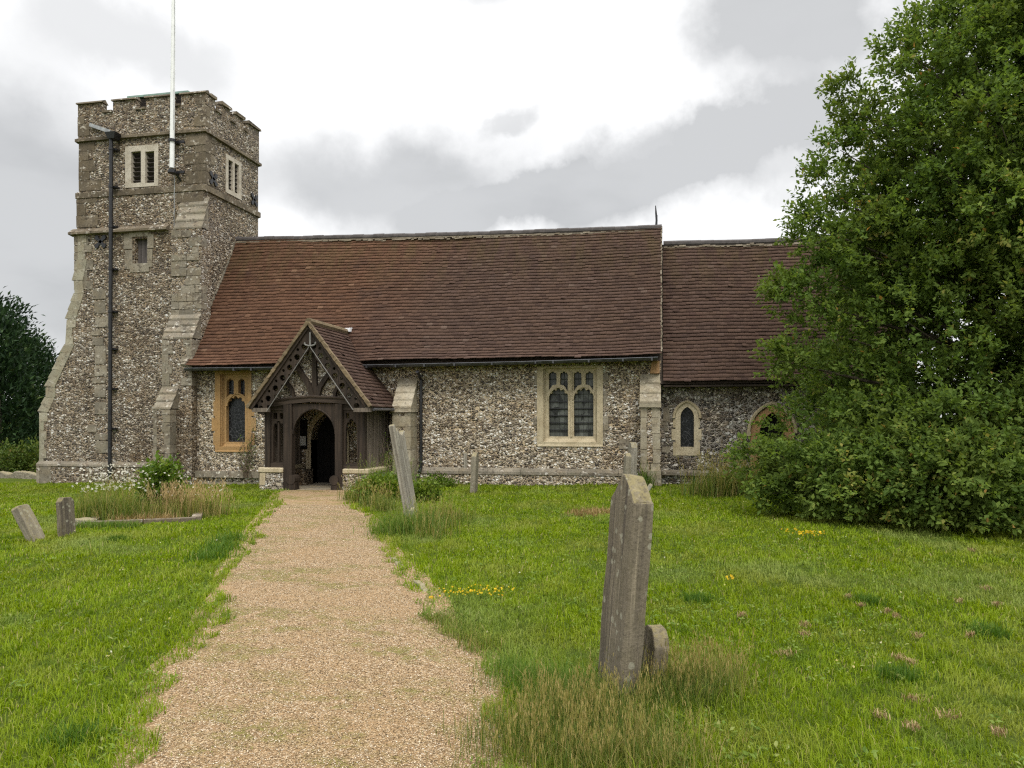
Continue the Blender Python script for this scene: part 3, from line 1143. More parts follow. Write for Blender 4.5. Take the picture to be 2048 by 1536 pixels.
# plinth
mb = MB()
zpl = Z(1000, 941, YN)
x = X(842, YN)
xend = X(1278, YN)
zz = lambda x: zpl
while x < xend - .01:
    x2 = min(xend, x + random.uniform(.7, 1.3))
    mb.hexa([(x, YN - .12, zpl - .09), (x2 - .008, YN - .12, zpl - .09), (x2 - .008, YN + .02, zpl - .09), (x, YN + .02, zpl - .09),
             (x, YN - .115, zpl - .02), (x2 - .008, YN - .115, zpl - .02), (x2 - .008, YN - .004, zpl + .07), (x, YN - .004, zpl + .07)])
    x = x2
x = -13.1
while x < X(520, YN):
    x2 = min(X(522, YN), x + random.uniform(.5, .9))
    mb.box(x, x2 - .008, YN - .11, YN + .02, .06, .24, None, .006)
    x = x2
mb.build('plinth_course', M['ashlar'], nave)
mb = MB()
mb.box(X(842, YN), xend, YN - .095, YN + .01, -.6, zpl - .095)
mb.build('plinth_flint', M['flint_nave'], nave)


def frame_window(nm, outer, border, lights, glass, y, mat, bars=(), head=None, rev=.10, cuts=None, sill=None):
    """stone surround flush with the wall, tracery set back, leaded glass behind"""
    mb = MB()
    inner = border
    mb.south(outer, [inner], y - .012, .20)
    s = .004
    e = [(a + (-s if q in (0, 3) else s), b + (-s if q < 2 else s)) for q, (a, b) in enumerate(inner)]
    mb.south(e, lights, y + rev, .16)
    # splayed inner moulding
    for k, dd in enumerate((.035, .07)):
        xs = [p[0] for p in inner]
        zs = [p[1] for p in inner]
        x0, x1, z0, z1 = min(xs), max(xs), min(zs), max(zs)
        t = .028
        yy = y + .02 + dd * .6
        mb.box(x0 + k * t, x0 + (k + 1) * t - .006, yy, y + rev + .001, z0, z1)
        mb.box(x1 - (k + 1) * t + .006, x1 - k * t, yy, y + rev + .001, z0, z1)
    f = mb.build(nm, mat, church)
    if sill:
        m2 = MB()
        x0, x1, za, zb = sill
        m2.hexa([(x0, y - .03, za), (x1, y - .03, za), (x1, y + .12, za), (x0, y + .12, za), (x0, y - .025, za + .03), (x1, y - .025, za + .03), (x1 - .12, y + .11, zb), (x0 + .12, y + .11, zb)])
        m2.build('sill', mat, f)
    g = MB()
    xs = [p[0] for l in lights for p in l]
    zs = [p[1] for l in lights for p in l]
    g.box(min(xs) - .03, max(xs) + .03, y + rev + .13, y + rev + .15, min(zs) - .03, max(zs) + .03)
    g.build('glazing', glass, f)
    if bars:
        b = MB()
        for (xa, xb, z) in bars:
            b.box(xa, xb, y + rev + .095, y + rev + .115, z - .011, z + .011)
        b.build('saddle_bar', M['black_iron'], f)
    return f


def light(px0, px1, pb, ps, pa, y, lobes=0, depth=.28):
    pm = (px0 + px1) / 2
    a = (X(px0, y), X(px1, y), Z(pm, pb, y), Z(pm, ps, y), Z(pm, pa, y))
    return foil(*a, lobes=lobes, depth=depth) if lobes else arch(*a)


# large two light window
yy = YN + .10
l_main = [light(1097.5, 1136, 873, 798, 776, yy, 5, .20), light(1147.5, 1187, 873, 798, 776, yy, 5, .20)]
l_up = []
for (a, b) in ((1097.5, 1113), (1120, 1135.5), (1147.5, 1163), (1171, 1186.5)):
    l_up.append(None)


def upper(px0, px1, side, ptop, pcorner, pmid, y):
    """tracery light: cusped head, lower edge following the arch below"""
    x0, x1 = X(px0, y), X(px1, y)
    pm = (px0 + px1) / 2
    zl, zr = (Z(pm, pcorner, y), Z(pm, pmid, y)) if side == 'l' else (Z(pm, pmid, y), Z(pm, pcorner, y))
    zs, za = Z(pm, ptop + 9, y), Z(pm, ptop, y)
    p = foil(x0, x1, 0, zs, za, 3, .28)[2:]
    return [(x0, zl), ((x0 + x1) / 2, (zl + zr) / 2 + (.06 if True else 0)), (x1, zr)] + p


l_up = [upper(1097.5, 1113, 'l', 743, 781, 769, yy), upper(1120, 1135.5, 'r', 743, 783, 769, yy),
        upper(1147.5, 1163, 'l', 743, 783, 769, yy), upper(1171, 1186.5, 'r', 743, 781, 769, yy)]
bars = []
for (a, b) in ((1097.5, 1136), (1147.5, 1187)):
    for py in (803, 817, 831, 845.5, 860):
        bars.append((X(a, yy), X(b, yy), Z(1140, py, yy)))
frame_window('nave_window', win2, prect(1086, 1194, 736, 884, YN), l_main + l_up, M['glass_grey'], YN, M['buff'], bars,
             sill=(X(1076, YN), X(1206, YN), Z(1140, 893, YN), Z(1140, 876, YN)))
# arch mouldings over the two main lights
mb = MB()
for (a, b) in ((1095, 1138.5), (1145, 1189)):
    pts = arch(X(a, YN), X(b, YN), 0, Z(1140, 799, YN), Z(1140, 773.5, YN))[2:]
    mb.tube([(p[0], YN + .095, p[1]) for p in pts], .022, 6)
mb.tube([(X(1142, YN), YN + .095, Z(1142, 874, YN)), (X(1142, YN), YN + .095, Z(1142, 745, YN))], .03, 6)
mb.build('tracery_moulding', M['buff'], church)
# irregular stones bonded into the flint beside it
mb = MB()
for (a, b, c, d) in [(1206.5, 1216, 745, 770), (1206.5, 1214, 782, 812), (1206.5, 1217, 833, 860), (1207, 1211, 862, 880), (1069, 1073.5, 745, 770), (1071, 1073.5, 800, 820),
                     (1238, 1258, 878, 898), (1066, 1073.5, 835, 850)]:
    mb.box(X(a, YN), X(b, YN), YN - .012, YN + .1, Z(a, d, YN), Z(a, c, YN), None, .012)
mb.build('bonding_stones', M['ashlar'], nave)

# honey coloured window west of the porch
l1 = [light(452.5, 490, 884, 813, 792, yy, 5, .20), upper(453, 467.5, 'l', 757, 795, 790, yy), upper(476.5, 489.5, 'r', 757, 795, 790, yy)]
frame_window('nave_window', win1, prect(441, 496, 748, 893, YN), l1, M['glass_stained'], YN, M['bath'],
             sill=(X(431, YN), X(503, YN), Z(467, 904, YN), Z(467, 887, YN)))
mb = MB()
pts = arch(X(450, YN), X(492.5, YN), 0, Z(470, 812, YN), Z(470, 789, YN))[2:]
mb.tube([(p[0], YN + .095, p[1]) for p in pts], .022, 6)
mb.build('tracery_moulding', M['bath'], church)
mb = MB()
for k, (c, d) in enumerate([(745, 768), (770, 800), (803, 832), (836, 862), (866, 890)]):
    e = 3 if k % 2 else 0
    if k > 1:
        mb.box(X(427 - e, YN), X(430, YN), YN - .014, YN + .1, Z(430, d, YN), Z(430, c, YN), None, .006)
        mb.box(X(503.3, YN), X(509 + e, YN), YN - .014, YN + .1, Z(505, d, YN), Z(505, c, YN), None, .006)
mb.build('bonding_stones', M['bath'], nave)

# ---- nave buttresses ---------------------------------------------------------
def buttress(px0, px1, pt, pl, pb, yw, proj, rows, mat, flints, spread=0):
    yf = yw - proj
    x0, x1 = X(px0, yf), X(px1, yf)
    z1, z2 = Z(px0, pl, yf), Z((px0 + px1) / 2, pt, yw)
    mb = MB()
    mb.box(x0 + .02, x1 - .02, yf + .016, yw + .05, -.6, z1)
    if spread:
        mb.box(x0 - spread, x1 + spread, yf - .10, yw + .04, -.6, .42)
    b = mb.build('buttress', M['flint_nave'], church)
    m2 = MB()
    weather(m2, x0, x1, yf, z1, yw, z2, rows, .02, .006)
    m2.box(x0 - .03, x1 + .03, yf - .05, yw, z1 - .13, z1 - .035, None, .004)
    m2.build('weathering', mat, b)
    m3 = MB()
    z = -.4
    k = 0
    while z < z1 - .16:
        h = min(random.uniform(.24, .42), z1 - .14 - z)
        w = (x1 - x0) * random.uniform(.36, .62)
        if flints == 'chequer' and k % 2:
            c = (x0 + x1) / 2
            m3.box(x0, c - .08, yf, yw, z + .004, z + h - .004, None, .004)
            m3.box(c + .08, x1, yf, yw, z + .004, z + h - .004, None, .004)
        elif flints == 'chequer':
            m3.box(x0, x1, yf - .003, yw, z + .004, z + h - .004, None, .004)
        else:
            m3.box(x0, x0 + w * .8, yf, yw, z + .004, z + h - .004, None, .006)
            m3.box(x1 - (x1 - x0 - w * .8) * random.uniform(.5, .85), x1, yf, yw, z + .004, z + h - .004, None, .006)
        z += h
        k += 1
    if spread:
        m3.box(x1 - .3 + spread, x1 + spread + .01, yf - .112, yw, -.4, .43, None, .006)
        m3.box(x0 - spread - .01, x0 - spread + .25, yf - .112, yw, -.4, .2, None, .006)
    m3.build('quoin_stones', mat, b)
    return b


buttress(785, 821, 756, 814, 945, YN, .55, 4, M['ashlar_light'], 'chequer')
be = buttress(1281, 1320, 748, 804, 968, YN, .42, 3, M['ashlar_light'], 'mixed', .02)
mb = MB()
mb.plate([(X(1300, YN), Z(1300, 747, YN)), (X(1319, YN), Z(1319, 747, YN)), (X(1319, YN), Z(1319, 722, YN)), (X(1304, YN), Z(1304, 722, YN))], [], (0, YN - .09, 0), (1, 0, 0), (0, 0, 1), (0, 1, 0), .3)
mb.build('kneeler', M['orange_stone'], be)


# ---- tiled roofs ------------------------------------------------------------
def tile_roof(nm, P0, P1, Q0, Q1, mat, parent, gauge=.112, wid=.165, lip=.036, sag=None, rows=None, kick=0.0, vee=None):
    """plain tiles laid course by course; P0-P1 eaves, Q0-Q1 ridge"""
    P0, P1, Q0, Q1 = [np.array(p, float) for p in (P0, P1, Q0, Q1)]
    nrm = np.cross(P1 - P0, Q0 - P0)
    nrm /= np.linalg.norm(nrm)
    sl = np.linalg.norm((Q0 + Q1) / 2 - (P0 + P1) / 2)
    nr = int(sl / gauge)
    Lx = np.linalg.norm(P1 - P0)
    V, Fc, R = [], [], []

    def pt(s, t):
        p = (P0 * (1 - s) + P1 * s) * (1 - t) + (Q0 * (1 - s) + Q1 * s) * t
        if sag:
            p = p + nrm * sag(s, t)
        if kick:
            k = max(0, 1 - t / .14) ** 2
            p = p + np.array([0, -kick * .6, kick * .5]) * k
        return p
    for i in range(nr):
        t0 = i / nr
        t1 = min(1.0, (i + 1.25) / nr)
        nt_ = int(Lx / wid)
        off = (i % 2) * .5
        j0 = -1
        row_j = random.gauss(0, .0025)
        for j in range(j0, nt_ + 1):
            s0 = max(0, (j + off) * wid / Lx)
            s1 = min(1, (j + 1 + off) * wid / Lx)
            if s1 - s0 < .05 * wid / Lx:
                continue
            if vee and vee((s0 + s1) / 2, t0):
                continue
            g = .0015 / Lx
            l0 = lip + row_j + random.gauss(0, .0025) + (.03 if random.random() < .008 else 0)
            l1 = lip + row_j + random.gauss(0, .0025)
            dt = random.gauss(0, .0016) - (.4 / nr if random.random() < .0025 else 0)
            a, b = pt(s0 + g, t0 + dt), pt(s1 - g, t0 + dt + random.gauss(0, .0006))
            c, d = pt(s1 - g, t1), pt(s0 + g, t1)
            k = len(V)
            V += [a + nrm * l0, b + nrm * l1, c + nrm * .006, d + nrm * .006, a + nrm * (l0 - .013), b + nrm * (l1 - .013)]
            Fc += [(k, k + 1, k + 2, k + 3), (k + 4, k + 5, k + 1, k)]
            r = random.random()
            R += [r, r]
    o = np_mesh(nm, np.array(V), np.array(Fc), mat, np.array(R), parent)
    return o, pt, nrm


sagN = lambda s, t: -.05 * math.sin(math.pi * s) * t - .022 * math.sin(s * 23 + 2 * t) * .6 - .030 * math.sin(s * 9 + t * 7) * math.sin(t * 4.5 + 1) + .05 * max(0, (s - .93) / .07) ** 2 * t
xv = XNE + .02
YE = 18.44
nP0, nP1 = (-12.83, YE, zeL), (xv, YE, zeR)
nQ0, nQ1 = (-12.83, YR, zrL), (xv, YR, zrR)
# eaves run a little further west, in front of the tower corner
nave_roof, npt, nn = tile_roof('nave_roof', nP0, nP1, nQ0, nQ1, M['tiles_nave'], church, sag=sagN, kick=.16)
mb = MB()
# under boarding and north slope
mb.add([(-12.8, YE + .06, zeL - .06), (xv - .02, YE + .06, zeR - .06), (xv - .02, YR, zrR - .28), (-12.8, YR, zrL - .28)], [(0, 1, 2, 3)])
mb.add([(-12.8, YR, zrL - .10), (xv, YR, zrR - .06), (xv, 2 * YR - YE, zeR), (-12.8, 2 * YR - YE, zeL)], [(0, 1, 2, 3)])
mb.build('roof_board', M['timber_h'], nave_roof)


def ridge(nm, a, b, r, parent, mort=True, sag=.05):
    a, b = Vector(a), Vector(b)
    n = int((b - a).length / .32)
    mb, mo = MB(), MB()
    for i in range(n):
        f0, f1 = i / n, (i + 1) / n
        z0 = -sag * math.sin(math.pi * f0) * .8
        z1 = -sag * math.sin(math.pi * f1) * .8
        j = random.gauss(0, .004)
        p0, p1 = a.lerp(b, f0) + Vector((0, 0, z0 + j)), a.lerp(b, f1 - .006 / n) + Vector((0, 0, z1 + j + random.gauss(0, .004)))
        mb.tube([p0, p1], r, 10)
    m = int((b - a).length / .09)
    for i in range(m):
        f = (i + random.random()) / m
        p = a.lerp(b, f) + Vector((0, -r * .86, -r * .95 - sag * math.sin(math.pi * f) * .8 + random.gauss(0, .014)))
        if random.random() < .8:
            ww = random.uniform(.03, .10)
            mo.hexa([(p.x - ww, p.y - .03, p.z - .025), (p.x + ww, p.y - .03, p.z - .025), (p.x + ww, p.y + .06, p.z - .025), (p.x - ww, p.y + .06, p.z - .025),
                     (p.x - ww, p.y - .005, p.z + .02), (p.x + ww, p.y - .005, p.z + .02), (p.x + ww, p.y + .06, p.z + .05), (p.x - ww, p.y + .06, p.z + .05)])
    mo.bar(a + Vector((0, -r * .80, -r * 1.02)), b + Vector((0, -r * .80, -r * 1.02)), .03, .03, (0, 0, 1))
    q = mb.build(nm, M['ridge'], parent)
    mo.build('ridge_mortar', M['mortar'], parent)
    return q


ridge('ridge_tiles', (-12.83, YR, zrL + .0), (xv, YR, zrR + .0), .095, nave_roof)
# rough mortar fillets: against the tower and along the east verge
mb = MB()
for k in range(44):
    f0, f1 = k / 44, (k + 1) / 44
    a, b = Vector(npt(0.0, f0)), Vector(npt(0.0, f1))
    o = Vector(nn) * (.035 + random.uniform(-.012, .02))
    mb.bar(a + o, b + o, .10 + random.uniform(-.02, .03), .06, tuple(nn))
mb.build('tower_fillet', M['ashlar'], nave_roof)
mb = MB()
for k in range(60):
    f0, f1 = k / 60, (k + 1) / 60
    a, b = Vector(npt(1.0, f0)), Vector(npt(1.0, f1))
    o = Vector((random.uniform(-.02, .0), 0, 0)) + Vector(nn) * (-.005 + random.uniform(-.012, .012))
    mb.bar(a + o, b + o, .035, .05 + random.uniform(0, .03), tuple(nn))
mb.build('verge_mortar', M['mortar'], nave_roof)
# iron spike on the east end of the ridge
mb = MB()
fx, fz = X(1312, YR), Z(1312, 455, YR)
mb.tube([(fx, YR, fz - .05), (fx + .015, YR, fz + .2), (fx + .0, YR, fz + .40), (fx - .012, YR, fz + .60)], [.035, .03, .026, .012], 6)
mb.tube([(fx + .03, YR, fz), (fx + .03, YR, fz + .34)], .012, 5)
mb.build('ridge_spike', M['black_iron'], nave_roof)

# gutters
def gutter(pts, r, parent, brackets):
    mb = MB()
    vs, fs = [], []
    n = 7
    for p in pts:
        for k in range(n):
            a = math.pi * k / (n - 1)
            vs.append((p[0], p[1] - math.cos(a) * r, p[2] - math.sin(a) * r))
    for i in range(len(pts) - 1):
        for k in range(n - 1):
            fs.append((i * n + k, i * n + k + 1, (i + 1) * n + k + 1, (i + 1) * n + k))
    mb.add(vs, fs)
    vs2 = [(p[0], p[1] - (p[1] - q) * .9, z) for (p, q, z) in []]
    mb.tube([(p[0], p[1] - r, p[2]) for p in pts], .012, 6)
    for px in brackets:
        x = X(px, YE - .1)
        f = (x - pts[0][0]) / (pts[-1][0] - pts[0][0])
        z = pts[0][2] + (pts[-1][2] - pts[0][2]) * f
        mb.box(x - .02, x + .02, YE - .1 - r - .022, YE + .1, z - r - .012, z - r * .2)
    return mb.build('gutter', M['gutter'], parent)


YG = YE - .09
gutter([(X(371, YG), YG, Z(371, 737, YG)), (X(560, YG), YG, Z(560, 735, YG))], .065, church, [470, 505])
gutter([(X(716, YG), YG, Z(716, 731, YG)), (X(1040, YG), YG, Z(1040, 724, YG)), (X(1316, YG), YG, Z(1316, 715, YG))], .065, church, [735, 793, 850, 910, 985, 1072, 1107, 1178, 1246, 1304])
# downpipe east of the porch
mb = MB()
xd = X(842, YN - .12)
mb.tube([(xd, YG + .02, zeL - .16), (xd, YN - .12, zeL - .36), (xd, YN - .12, Z(842, 936, YN - .1)), (xd - .02, YN - .22, Z(842, 944, YN - .1))], .045, 8)
for py in (750, 800, 850, 900):
    mb.tube([(xd, YN - .12, Z(842, py, YN)), (xd, YN - .12, Z(842, py + 4, YN))], .058, 8)
mb.build('downpipe', M['black_iron'], church)

# tall black downpipe on the tower with hopper head and spout
mb = MB()
ypipe = YT - .24
xp_top, xp_bot = X(222.5, ypipe), X(219.5, ypipe)
zh = Z(222, 268, ypipe)
mb.tube([(xp_top, ypipe, zh), (xp_bot, ypipe, Z(220, 955, ypipe))], .053, 10)
for py in (300, 375, 455, 540, 625, 700, 780, 860, 935):
    z = Z(221, py, ypipe)
    f = (z - zh) / (Z(220, 955, ypipe) - zh)
    x = xp_top + (xp_bot - xp_top) * f
    mb.tube([(x, ypipe, z), (x, ypipe, z + .07)], .066, 10)
    mb.box(x - .13, x + .13, ypipe + .05, YT - .04, z + .01, z + .06)
dp = mb.build('tower_downpipe', M['black_iron'], church)
mb = MB()
hx = X(226, ypipe)
mb.hexa([(hx - .10, ypipe - .09, zh - .16), (hx + .10, ypipe - .09, zh - .16), (hx + .10, YT - .1, zh - .16), (hx - .10, YT - .1, zh - .16),
         (hx - .17, ypipe - .14, zh + .02), (hx + .17, ypipe - .14, zh + .02), (hx + .17, YT - .1, zh + .02), (hx - .17, YT - .1, zh + .02)])
mb.build('hopper_head', M['black_iron'], dp)
mb = MB()
mb.bar((X(176, YT - .15), YT - .06, Z(176, 252, YT)), (hx - .05, ypipe - .02, zh + .05), .07, .10, (0, 0, 1))
mb.build('spout', M['zinc'], dp)

# ---- chancel -----------------------------------------------------------------
YEC = 18.58
zcE = Z(1480, 764, YEC)
zcRL, zcRR = Z(1330, 489, YR), Z(1620, 480, YR)
kx = (zcRR - zcRL) / (X(1620, YR) - X(1330, YR))
xcw = XNE - .02
zcR1 = zcRL + kx * (XCE - xcw)
lan = light(1361, 1388, 894, 834, 814, YC, 0)
cdoor = light(1519, 1570, 985, 868, 824, YC, 0)
lan_o = light(1351, 1397, 911, 834, 805, YC, 0)
cdoor_o = light(1501, 1588, 985, 868, 812, YC, 0)
mb = MB()
mb.south([(xcw, -.6), (XCE, -.6), (XCE, zcE + .05), (xcw, zcE + .05)], [lan_o, cdoor_o], YC, .6)
mb.east([(YC + .601, -.6), (2 * YR - YC, -.6), (2 * YR - YC, zcE), (YR, zcR1 - .1), (YC + .601, zcE + .6)], [], XCE - .01, .5)
mb.box(xcw, XCE - .52, 2 * YR - YC - .5, 2 * YR - YC - .002, -.6, zcE)
chan = mb.build('chancel_wall', M['flint_chancel'], church)
mb = MB()
x = xcw + .05
zq = Z(1400, 945, YC)
while x < X(1493, YC):
    x2 = min(X(1495, YC), x + random.uniform(.6, 1.1))
    mb.hexa([(x, YC - .10, zq - .07), (x2 - .008, YC - .10, zq - .07), (x2 - .008, YC + .02, zq - .07), (x, YC + .02, zq - .07),
             (x, YC - .095, zq + .0), (x2 - .008, YC - .095, zq + .0), (x2 - .008, YC - .004, zq + .05), (x, YC - .004, zq + .05)])
    x = x2
for (a, b, c, d) in [(1327, 1340, 815, 845), (1328, 1336, 849, 862), (1324, 1340, 893, 905), (1322, 1333, 842, 850)]:
    mb.box(X(a, YC), X(b, YC), YC - .012, YC + .1, Z(a, d, YC), Z(a, c, YC), None, .012)
mb.build('plinth_course', M['ashlar'], chan)
mb = MB()
mb.south(lan_o, [lan], YC - .014, .26)
hood_ = arch(X(1347.5, YC), X(1400.5, YC), 0, Z(1374, 836, YC), Z(1374, 802.5, YC))[2:]
mb.tube([(p[0], YC - .02, p[1]) for p in hood_], .035, 6)
for k, (c, d) in enumerate([(838, 855), (858, 880), (884, 911)]):
    mb.box(X(1346 - 3 * (k % 2), YC), X(1352, YC), YC - .012, YC + .1, Z(1350, d, YC), Z(1350, c, YC))
    mb.box(X(1396, YC), X(1400 + 3 * (k % 2), YC), YC - .012, YC + .1, Z(1398, d, YC), Z(1398, c, YC))
lw = mb.build('lancet_window', M['buff'], church)
g = MB()
g.box(X(1359, YC), X(1390, YC), YC + .16, YC + .18, Z(1374, 896, YC), Z(1374, 812, YC))
g.build('glazing', M['glass_stained'], lw)
mb = MB()
mb.south(cdoor_o, [cdoor], YC - .014, .40)
dr = mb.build('chancel_doorway', M['orange_stone'], church)
mb = MB()
hood_ = arch(X(1497.5, YC), X(1592, YC), 0, Z(1540, 866, YC), Z(1540, 806, YC))[2:]
mb.tube([(p[0], YC - .03, p[1]) for p in hood_], .045, 6)
mb.box(X(1493, YC), X(1501, YC), YC - .08, YC, Z(1497, 872, YC), Z(1497, 864, YC))
mb.build('hood_mould', M['buff'], dr)
mb = MB()
for k in range(5):
    xa, xb = X(1517, YC), X(1572, YC)
    mb.box(xa + (xb - xa) * k / 5 + .004, xa + (xb - xa) * (k + 1) / 5 - .004, YC + .25, YC + .30, -.4, Z(1540, 820, YC))
mb.build('door', M['black'], dr)
sagC = lambda s, t: -.02 * math.sin(math.pi * s) * t - .01 * math.sin(s * 17 + 2 * t) - .008 * math.sin(s * 7 + t * 6)
cr, cpt, cn = tile_roof('chancel_roof', (xcw + .07, YEC, zcE), (XCE + .1, YEC, zcE), (xcw + .07, YR, zcRL), (XCE + .1, YR, zcR1), M['tiles_chancel'], church, sag=sagC, kick=.05)
mb = MB()
mb.add([(xcw, YEC + .05, zcE - .03), (XCE, YEC + .05, zcE - .03), (XCE, YR, zcR1 - .05), (xcw, YR, zcRL - .05)], [(0, 1, 2, 3)])
mb.add([(xcw, YR, zcRL), (XCE + .1, YR, zcR1), (XCE + .1, 2 * YR - YEC, zcE), (xcw, 2 * YR - YEC, zcE)], [(0, 1, 2, 3)])
mb.box(xcw + .08, XCE + .1, YEC + .03, YC + .1, zcE - .10, zcE - .055)
mb.build('roof_board', M['timber_h'], cr)
ridge('ridge_tiles', (xcw + .08, YR, zcRL), (XCE + .1, YR, zcR1), .10, cr, sag=.02)

# ---- porch ---------------------------------------------------------------------
YP = 17.08                        # front frame
YBG = 16.80                       # barge boards
TIM, TIH = M['timber'], M['timber_h']
pz = lambda px, py, y=YP: Z(px, py, y)
gP = gz(X(628, YP), YP)
xl0, xl1 = X(530, YP), X(540, YP)
xr0, xr1 = X(717, YP), X(729, YP)
mb = MB()
zcap = pz(545, 945)
mb.box(X(519, YP - .08), X(569, YP), YP - .08, YP + .22, -.6, zcap)
mb.box(X(688, YP), X(741, YP), YP - .08, YP + .22, -.6, zcap - .002)
mb.box(X(519, YP - .08), xl1, YP + .221, YN - .001, -.6, zcap - .003)
mb.box(xr0, X(741, YP), YP + .221, YN - .001, -.6, zcap - .004)
porch = empty('porch', (X(628, YP), YP, gP))
attach(porch, church)
mb.build('low_wall', M['flint_porch'], porch)
mb = MB()
mb.bbox(X(518, YP - .08) - .02, X(569, YP), YP - .11, YP + .24, zcap + .001, zcap + .125, .02)
mb.bbox(X(688, YP), X(743, YP), YP - .11, YP + .24, zcap + .001, zcap + .122, .02)
mb.bbox(X(518, YP - .08) - .02, xl1 + .02, YP + .25, YN - .002, zcap + .002, zcap + .12, .02)
mb.bbox(xr0 - .02, X(743, YP), YP + .25, YN - .002, zcap + .002, zcap + .12, .02)
mb.box(X(519, YP - .09), X(534, YP), YP - .095, YP + .1, zcap - .3, zcap - .002, None, .006)
mb.build('wall_coping', M['buff'], porch)
mb = MB()
mb.box(X(534, YP), X(720, YP), YP - .05, YN + .1, gP - .4, gP + .015)
mb.build('porch_floor', M['floor'], porch)

# posts
zcp = zcap + .125
ztb = pz(628, 812)                # underside of tie beam


def post(px0, px1, z0, z1, y0=YP - .02, y1=YP + .18):
    mb = MB()
    mb.bbox(X(px0, YP), X(px1, YP), y0, y1, z0, z1, .015, None, .006)
    return mb.build('post', TIM, porch)


post(568, 585, gP - .1, ztb + .05, YP - .06, YP + .16)
post(671, 686, gP - .1, ztb + .05, YP - .06, YP + .16)
post(529.5, 541, zcp, ztb + .02)
post(717, 729, zcp, ztb + .02)
mb = MB()                          # carved feet inside the opening
for px in (585, 671):
    xx = X(px, YP)
    mb.bbox(xx - .10, xx + .10, YP - .09, YP + .20, gP - .1, gP + .34, .04)
    mb.tube([(xx, YP - .1, gP + .27), (xx, YP + .19, gP + .27)], .12, 12)
mb.build('post_foot', TIM, porch)
# sills and heads of side lights
mb = MB()
for (a, b) in ((541, 568), (686, 717)):
    mb.box(X(a, YP), X(b, YP), YP, YP + .16, zcp, zcp + .10)
    mb.box(X(a, YP), X(b, YP), YP + .01, YP + .15, ztb - .10, ztb + .03)
mb.build('rail', TIH, porch)
# tracery boards of the side lights
mb = MB()
zl0 = zcp + .10
o = rect(X(541, YP), X(568, YP), zl0, ztb - .1)
a0, a1, am = X(545.5, YP), X(566, YP), X(555.5, YP)
h1 = [light(545, 566.5, 928, 862, 842, YP, 3, .22), prect(545, 553.2, 826, 838, YP), prect(558, 566.5, 826, 838, YP)]
h1[0] = [(p[0], max(p[1], zl0 + .03)) for p in h1[0]]
mb.south(o, h1, YP + .03, .08)
mb.box(X(553.5, YP), X(557, YP), YP + .04, YP + .10, zl0 + .03, pz(555, 845))
o = rect(X(686, YP), X(717, YP), zl0, ztb - .1)
h2 = [light(690.5, 713, 928, 868, 838, YP, 3, .14), prect(691, 697, 826, 836, YP)]
h2[0] = [(p[0], max(p[1], zl0 + .03)) for p in h2[0]]
mb.south(o, h2, YP + .03, .08)
mb.build('tracery_board', TIM, porch)
# arched braces of the doorway
mb = MB()
op = arch(X(586, YP), X(671, YP), gP, pz(628, 868), pz(628, 817))
hood = [(X(585, YP), gP + .4), (X(585, YP), ztb + .05), (X(671.5, YP), ztb + .05), (X(671.5, YP), gP + .4)]
left = [(X(585.5, YP), pz(600, 885))]
arc = op[2:]
ring = [(X(671.3, YP), pz(628, 868))] + arc[1:-1] + [(X(585.7, YP), pz(628, 868)), (X(585.7, YP), ztb + .05), (X(671.3, YP), ztb + .05)]
mb.south(ring, [], YP + .0, .09)
mb.build('arch_brace', TIM, porch)
mb = MB()
mb.tube([(p[0], YP - .005, p[1]) for p in arc], .022, 6)
mb.build('arch_moulding', TIM, porch)
# tie beam, cambered
mb = MB()
pts = []
tb = [(540, 812), (580, 805), (622, 801), (670, 803), (716, 808)]
top = [PX(a, b - 8, YP) for a, b in tb]
bot = [PX(a, b + 3, YP) for a, b in tb]
mb.south(bot + top[::-1], [], YP - .06, .24)
pt2 = [PX(a, b - 8, YP) for a, b in tb]
mb.tube([(p[0], YP - .06, p[1]) for p in top], .03, 6)
mb.build('tie_beam', TIH, porch)
# gable wall, king post, curved braces
apx = PX(618, 664, YP)
gl = [PX(536, 800, YP), PX(722, 800, YP), apx]
mb = MB()
mb.south(gl, [], YP + .06, .10)
mb.build('gable_infill', M['flint_porch'], porch)
mb = MB()
mb.south([PX(625, 800, YP), PX(635, 800, YP), PX(632, 690, YP), PX(624, 690, YP)], [], YP - .03, .12)


def curve(pp, w0, w1):
    pts = [Vector((X(a, YP), YP - .005, Z(a, b, YP))) for a, b in pp]
    for i in range(len(pts) - 1):
        f = i / (len(pts) - 1)
        d = (pts[i + 1] - pts[i]).normalized() * .012
        mb.bar(pts[i] - d, pts[i + 1] + d, w0 + (w1 - w0) * f, .10 + .004 * (i % 2), (0, 1, 0))


curve([(625, 792), (620, 775), (610, 757), (600, 742), (593, 728), (590, 712)], .13, .09)
curve([(635, 792), (640, 775), (648, 762), (657, 750), (664, 738), (668, 722)], .12, .08)
curve([(588, 798), (586, 785), (581, 774), (574, 766), (568, 760)], .07, .07)
curve([(669, 798), (671, 785), (675, 774), (682, 765), (688, 758)], .07, .07)
mb.build('king_post', TIM, porch)
# barge boards, pierced
ea = PX(618, 652, YBG)
el_ = PX(503, 818, YBG)
er = PX(733, 812, YBG)


